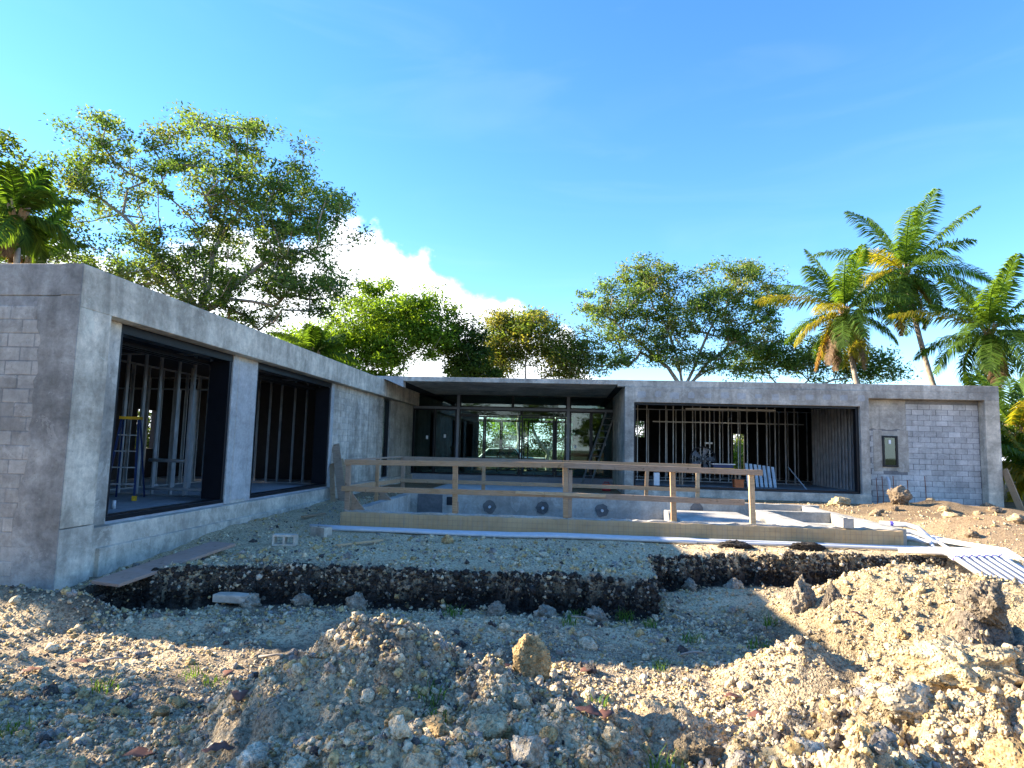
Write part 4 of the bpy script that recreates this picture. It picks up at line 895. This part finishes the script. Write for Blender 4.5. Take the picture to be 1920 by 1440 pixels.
def bush(name, label, x, y, rx, ry, h, n, cols, seed, group=None):
    rg = np.random.default_rng(seed); root = thing(name, label, 'bush', (x, y, .4), group)
    d = rg.normal(size=(n, 3)); d[:, 2] = np.abs(d[:, 2]); d /= np.linalg.norm(d, axis=1)[:, None]; c = np.array([x, y, .45])+d*rg.random((n, 1))**.35*np.array([rx, ry, h])
    v, f, col = leaves(c, np.full(n, .45), 110, .20, cols, rg, .8); link(bpy.data.objects.new('foliage', np_mesh('foliage', v, f, MT['leaf'], False, col)), root)
    m = MB()
    for k in range(0, n, 3): m.tube([(x, y, .2), tuple(c[k])], .02, 4)
    m.build('stem', MT['bark'], root)
for i, (x, w_) in enumerate(((-9.5, 2.6), (-5.0, 2.4), (-.4, 2.5), (4.2, 2.5), (8.8, 2.6), (13.4, 2.6))):
    bush('hedge_bush', 'dark green bush in the hedge row behind the house', x, 52, w_*1.15, 1.6, 6.0, 90, (DEEP, MIXG)[i % 2], 200+i, 'hedge bushes behind the house')
# trees beside the plot, left of the picture: they shade the foreground
tree('shade_tree', 'leafy tree beside the plot in line with the front wall', (-14.2, 5.4, 0), (-14.2, 5.4, 1.6), [(-14.2, 5.5, 4.9, 2.6, 1.9, 3.4, 66)], 65, .27, DEEP, 109, .02, .75, stems=2, group='trees along the left boundary')
tree('shade_tree', 'leafy tree beside the plot in line with the gravel heap', (-15.0, 2.6, 0), (-15.0, 2.6, 1.6), [(-14.8, 2.7, 4.9, 2.6, 2.3, 3.6, 70)], 65, .27, DEEP, 110, .02, .75, stems=2, group='trees along the left boundary')
for i, (x, y, h, lab) in enumerate(((-12, -26, 7.5, 'round leafy tree at the rear boundary behind the viewpoint left end'), (-3.5, -28, 8.5, 'taller leafy tree in the rear boundary row behind the viewpoint'), (5.5, -27, 7.5, 'bushy tree in the rear boundary row opposite the glass doors'), (14, -27, 8, 'wide tree in the rear boundary row opposite the block wall'), (23, -25, 7.5, 'low tree at the end of the rear boundary row'))):
    tree('boundary_tree', lab, (x, y, 0), (x, y, 2.0), [(x, y, h*.62, 3.9, 2.6, h*.46, 70)], 100, .42, DEEP, 120+i, .03, 1.0, stems=2, group='trees behind the viewpoint')
for i, (x, y, w_) in enumerate(((-15, 40, 2.6), (-10.2, 40.5, 2.4), (5.0, 41, 2.4), (10.7, 41, 2.4), (-18.5, 26.0, 2.2), (16.0, 40, 2.4))):
    bush('tall_bush', 'tall leafy bush close behind the rear wall of the house', x, y, w_, 1.4, 4.9, 70, (LIME, DEEP, OLIVE)[i % 3], 230+i, 'tall bushes behind the house')
# ------------------------------------------------------------------ palms
PG = [(.085, .16, .025), (.12, .21, .03), (.06, .12, .02)]; PY = [(.30, .28, .03), (.22, .25, .03), (.36, .30, .05)]; PD = [(.24, .15, .08), (.19, .12, .07), (.28, .19, .11)]
def frond_mesh(L, e0, droop, ll, cols, rg, hang=.35):
    n = 26; pts = [np.zeros(3)]; e = e0; dirs = []
    for i in range(n):
        t = i/n; e_ = e0-droop*(t**1.35); d = np.array([math.cos(e_), 0, math.sin(e_)]); dirs.append(d); pts.append(pts[-1]+d*L/n)
    pts = np.array(pts); V = []; F = []; C = []
    def quad(a, b, c, d, col): k = len(V); V.extend([a, b, c, d]); F.append((k, k+1, k+2, k+3)); C.extend([col]*4)
    cols = np.array(cols)
    for i in range(n):                                   # rachis
        w_ = .035*(1-i/n)+.008; s = np.array([0, w_, 0]); dn = np.array([0, 0, -w_]); c = cols[0]*1.5
        w2 = .035*(1-(i+1)/n)+.008; s2 = np.array([0, w2, 0]); dn2 = np.array([0, 0, -w2])
        quad(pts[i]-s, pts[i]+s, pts[i+1]+s2, pts[i+1]-s2, c); quad(pts[i]-s, pts[i]+dn, pts[i+1]+dn2, pts[i+1]-s2, c); quad(pts[i]+s, pts[i]+dn, pts[i+1]+dn2, pts[i+1]+s2, c)
    m = 84
    for i in range(m):
        t = .10+.89*i/(m-1); k = min(n-1, int(t*n)); p = pts[k]+(pts[k+1]-pts[k])*(t*n-k); d = dirs[k]
        l = ll*(math.sin(math.pi*min(1, t*.93+.06))**.55)*(.85+.3*rg.random())
        for s in (-1, 1):
            col = cols[rg.integers(0, len(cols))]*(.7+.6*rg.random())
            o = np.array([0, s, 0])*.80+d*.55+np.array([0, 0, .22-hang*rg.random()]); o /= np.linalg.norm(o)
            mid = p+o*l*.5; o2 = o+np.array([0, 0, -hang*1.6]); o2 /= np.linalg.norm(o2); tip = mid+o2*l*.5
            wv = d*.033
            quad(p-wv*.6, p+wv*.6, mid+wv, mid-wv, col); quad(mid-wv, mid+wv, tip+wv*.12, tip-wv*.12, col)
    return np_mesh('frond', np.array(V), np.array(F), MT['leaf'], False, np.array(C))
def palm(label, base, crown, L, nf, seed, r0=.16, yellow=.12, dead=3, ll=.75, group=None, name='coconut_palm', emin=-50, extra=None):
    rg = np.random.default_rng(seed); base, crown = Vector(base), Vector(crown); root = thing(name, label, 'palm', base, group)
    pts = []; rad = []; n = 40
    for i in range(n+1):
        t = i/n; p = base.lerp(crown, t); q = math.sin(t*math.pi)*.05*(crown-base).length; p = p+Vector((-q*.6*(1 if crown.x < base.x else -1), 0, 0)); pts.append(p); rad.append((r0*1.35 if t < .04 else r0*(1-.35*t))*(1+.05*(i % 2)))
    MB().tube(pts, rad, 10).build('trunk', MT['bark_p'], root, 0, True)
    cs = MB()
    for k in range(10): a = k*2.4; cs.tube([crown+Vector((math.cos(a)*.06, math.sin(a)*.06, -.25)), crown+Vector((math.cos(a)*.22, math.sin(a)*.22, .05)), crown+Vector((math.cos(a)*.35, math.sin(a)*.35, .45))], [.07, .06, .03], 5)
    tag(cs.build('leaf_bases', MT['wood'], root), kind='stuff')
    for k in range(nf):
        u = (k+.5)/nf; el = R(82-(82-emin)*u**.9); a = k*2.39996+rg.random()*.35
        kind = PY if rg.random() < yellow*(.4+1.6*u) else PG
        me = frond_mesh(L*(.75+.3*rg.random())*(.8+.3*math.sin(math.pi*min(1, u+.15))), el, R(50+40*rg.random())*(.30+.95*u), ll, kind, rg, .42+.45*u)
        o = inst('frond', me, root, tuple(crown+Vector((0, 0, .12*(1-u))))); o.rotation_euler = (rg.normal()*.12, 0, a)
    for k in range(dead):
        me = frond_mesh(L*(.6+.2*rg.random()), R(-45-25*rg.random()), R(35), ll*.7, PD, rg, .8)
        o = inst('frond', me, root, tuple(crown+Vector((0, 0, -.15)))); o.rotation_euler = (0, 0, rg.random()*6.28); o['label'] = 'dead brown frond hanging down'
    if extra:
        for k in range(extra): a = k*1.1; o = link(bpy.data.objects.new('coconut', rock_mesh('coconut', .11, .11, .14, (.22, .2, .05), 900+k, 1, .05)), root, tuple(crown+Vector((math.cos(a)*.28, math.sin(a)*.28, -.3))))
palm('coconut palm with yellowing fronds and brown hanging dead leaves', (17.4, 36, .3), (15.3, 36, 10.1), 4.4, 26, 301, .17, .25, 6, 1.0, extra=5)
palm('tallest coconut palm with leaning trunk above the right wing', (22.9, 38, .3), (19.6, 38, 12.9), 4.7, 30, 302, .18, .07, 3, 1.05, extra=5)
palm('dark green coconut palm beyond the end of the right wing', (20.6, 33, .3), (20.9, 33, 8.5), 4.1, 26, 303, .17, .06, 2, 1.0, extra=4)
palm('low bright green palm beside the right end of the house', (19.2, 28.5, .3), (18.9, 28.5, 3.3), 3.6, 22, 304, .2, .2, 2, .95, emin=-20)
palm('short palm with yellow fronds at the end pier', (17.6, 25.5, .3), (17.6, 25.5, 1.7), 2.6, 13, 305, .2, .6, 2, .6, emin=-15)
palm('tall palm beside the far left edge above the left wing', (-18.3, 19.2, .3), (-18.2, 19.2, 9.5), 2.2, 14, 306, .13, .03, 2, .75, name='royal_palm')
palm('small lime green palm tip showing over the left wing roof', (-13.6, 33.5, .3), (-13.6, 33.5, 6.9), 2.4, 13, 307, .12, .0, 0, .7, name='royal_palm', emin=-10)
palm('second tall palm behind the front block wall of the left wing', (-20.2, 22, .3), (-20.4, 22, 8.7), 2.8, 15, 308, .13, .1, 2, .75, name='royal_palm')
# boundary fence on the right
fn = thing('slat_fence', 'weathered grey slat fence beyond the right end of the house', 'fence', (17, 31, .4))
fm = MB().box(-.07, .07, -.012, .012, 0, 1.6).mesh('slat'); fm.materials.append(MT['wood_grey'])
for k in range(30): inst('slat', fm, fn, (16.2+.17*k, 31+random.uniform(-.01, .01), .35), (0, random.uniform(-.01, .01), 0))
for z in (.8, 1.6): MB().box(16.1, 21.3, 31.02, 31.06, z, z+.08).build('fence_rail', MT['wood_grey'], fn)
# ------------------------------------------------------------------ grass tufts, dead leaves, sticks
def tuft(x, y, h, n, seed):
    rg = np.random.default_rng(seed); V = []; F = []; C = []
    z = gz_(x, y)
    for k in range(n):
        a = rg.random()*6.28; b = rg.random()*6.28; q = rg.random()**.5*.13; p = np.array([x+math.cos(a)*q, y+math.sin(a)*q, z-.02]); d = np.array([math.cos(b), math.sin(b), 0]); s = np.array([-d[1], d[0], 0])*.004
        hh = h*(.5+.8*rg.random()); m_ = p+d*hh*.2+np.array([0, 0, hh*.65]); t = p+d*hh*.6+np.array([0, 0, hh]); i = len(V)
        V += [p-s, p+s, m_+s, m_-s, t+s*.2, t-s*.2]; F += [(i, i+1, i+2, i+3), (i+3, i+2, i+4, i+5)]; C += [np.array([.09, .18, .03])*(.6+.8*rg.random())]*6
    o = link(bpy.data.objects.new('grass_tuft', np_mesh('grass_tuft', np.array(V), np.array(F), MT['leaf'], False, np.array(C))))
    where = 'at the foot of the trench face' if y > 8.9 and x < 2 else 'beside the cut edge of the sunlit mound' if y > 8.9 else 'on the slope of the gravel heap' if y < 5.9 and x > -2 else 'on the open pit floor'
    tag(o, 'small green grass tuft growing '+where, 'grass', 'grass tufts '+where)
for i, (x, y, h) in enumerate(((2.81, 9.1, .16), (1.63, 8.28, .14), (2.34, 8.08, .14), (.30, 5.85, .11), (-.95, 4.75, .12), (-.85, 4.6, .10), (1.09, 7.23, .10), (-3.59, 6.26, .10), (-3.32, 6.15, .08), (-4.15, 4.83, .08), (.88, 9.3, .14), (.2, 9.2, .13), (-4.15, 5.82, .10), (3.2, 9.35, .16), (-1.5, 9.1, .14), (.65, 4.35, .12), (.1, 8.3, .10), (1.2, 9.0, .12))):
    tuft(x, y, h, 46, 500+i)
def dry_leaf(x, y, s, a, seed):
    rg = random.Random(seed); n = 7; V = []; F = []; z = gz_(x, y)+.035
    for i in range(n):
        t = i/(n-1); w_ = s*.30*math.sin(math.pi*(t*.92+.04)); u_ = (t-.5)*s; lift = .07*s*math.sin(math.pi*t)+rg.uniform(-.01, .01)
        for k, q in enumerate((-1, 0, 1)): V.append((x+math.cos(a)*u_-math.sin(a)*w_*q, y+math.sin(a)*u_+math.cos(a)*w_*q, z+lift+abs(q)*w_*.22))
    for i in range(n-1):
        for k in range(2): j = i*3+k; F.append((j, j+1, j+4, j+3))
    o = MB().add(V, F).build('dry_leaf', MT['dry'], None, 0, True); sd = o.modifiers.new('thick', 'SOLIDIFY'); sd.thickness = .002
    tag(o, 'curled reddish brown dead leaf lying on the soil', 'leaf', 'dead leaves on the soil')
MT['dry'] = plain('dead_leaf', (.13, .055, .035), .7, 0, .4, 20)
for i, (x, y, s) in enumerate(((-4.92, 6.45, .2), (-3.29, 6.38, .18), (-2.95, 4.55, .24), (-2.35, 4.75, .2), (-.48, 5.25, .2), (.05, 5.0, .2), (.28, 6.95, .18), (-.64, 6.72, .15), (-5.13, 6.09, .2), (.2, 4.7, .22), (.35, 4.95, .18), (1.62, 6.4, .16), (3.1, 7.6, .15), (1.7, 5.9, .18), (-1.9, 6.6, .15), (-2.2, 4.2, .2), (3.6, 8.4, .14))):
    dry_leaf(x, y, s, i*1.7, i)
for i, (x, y, l, a) in enumerate(((-.62, 4.35, .4, -.9), (-3.05, 6.9, .35, .1), (.3, 8.6, .4, -.7), (1.5, 7.6, .3, .2), (-4.6, 6.5, .3, .4))):
    z = gz_(x, y)+.05; d = Vector((math.cos(a), math.sin(a), .05))*l/2; p = Vector((x, y, z))
    tag(MB().tube([p-d, p+Vector((.01, .02, .015)), p+d], [.014, .012, .007], 6).build('stick', MT['bark'], None, 0, True), 'short dark broken stick lying on the soil', 'stick', 'sticks on the soil')
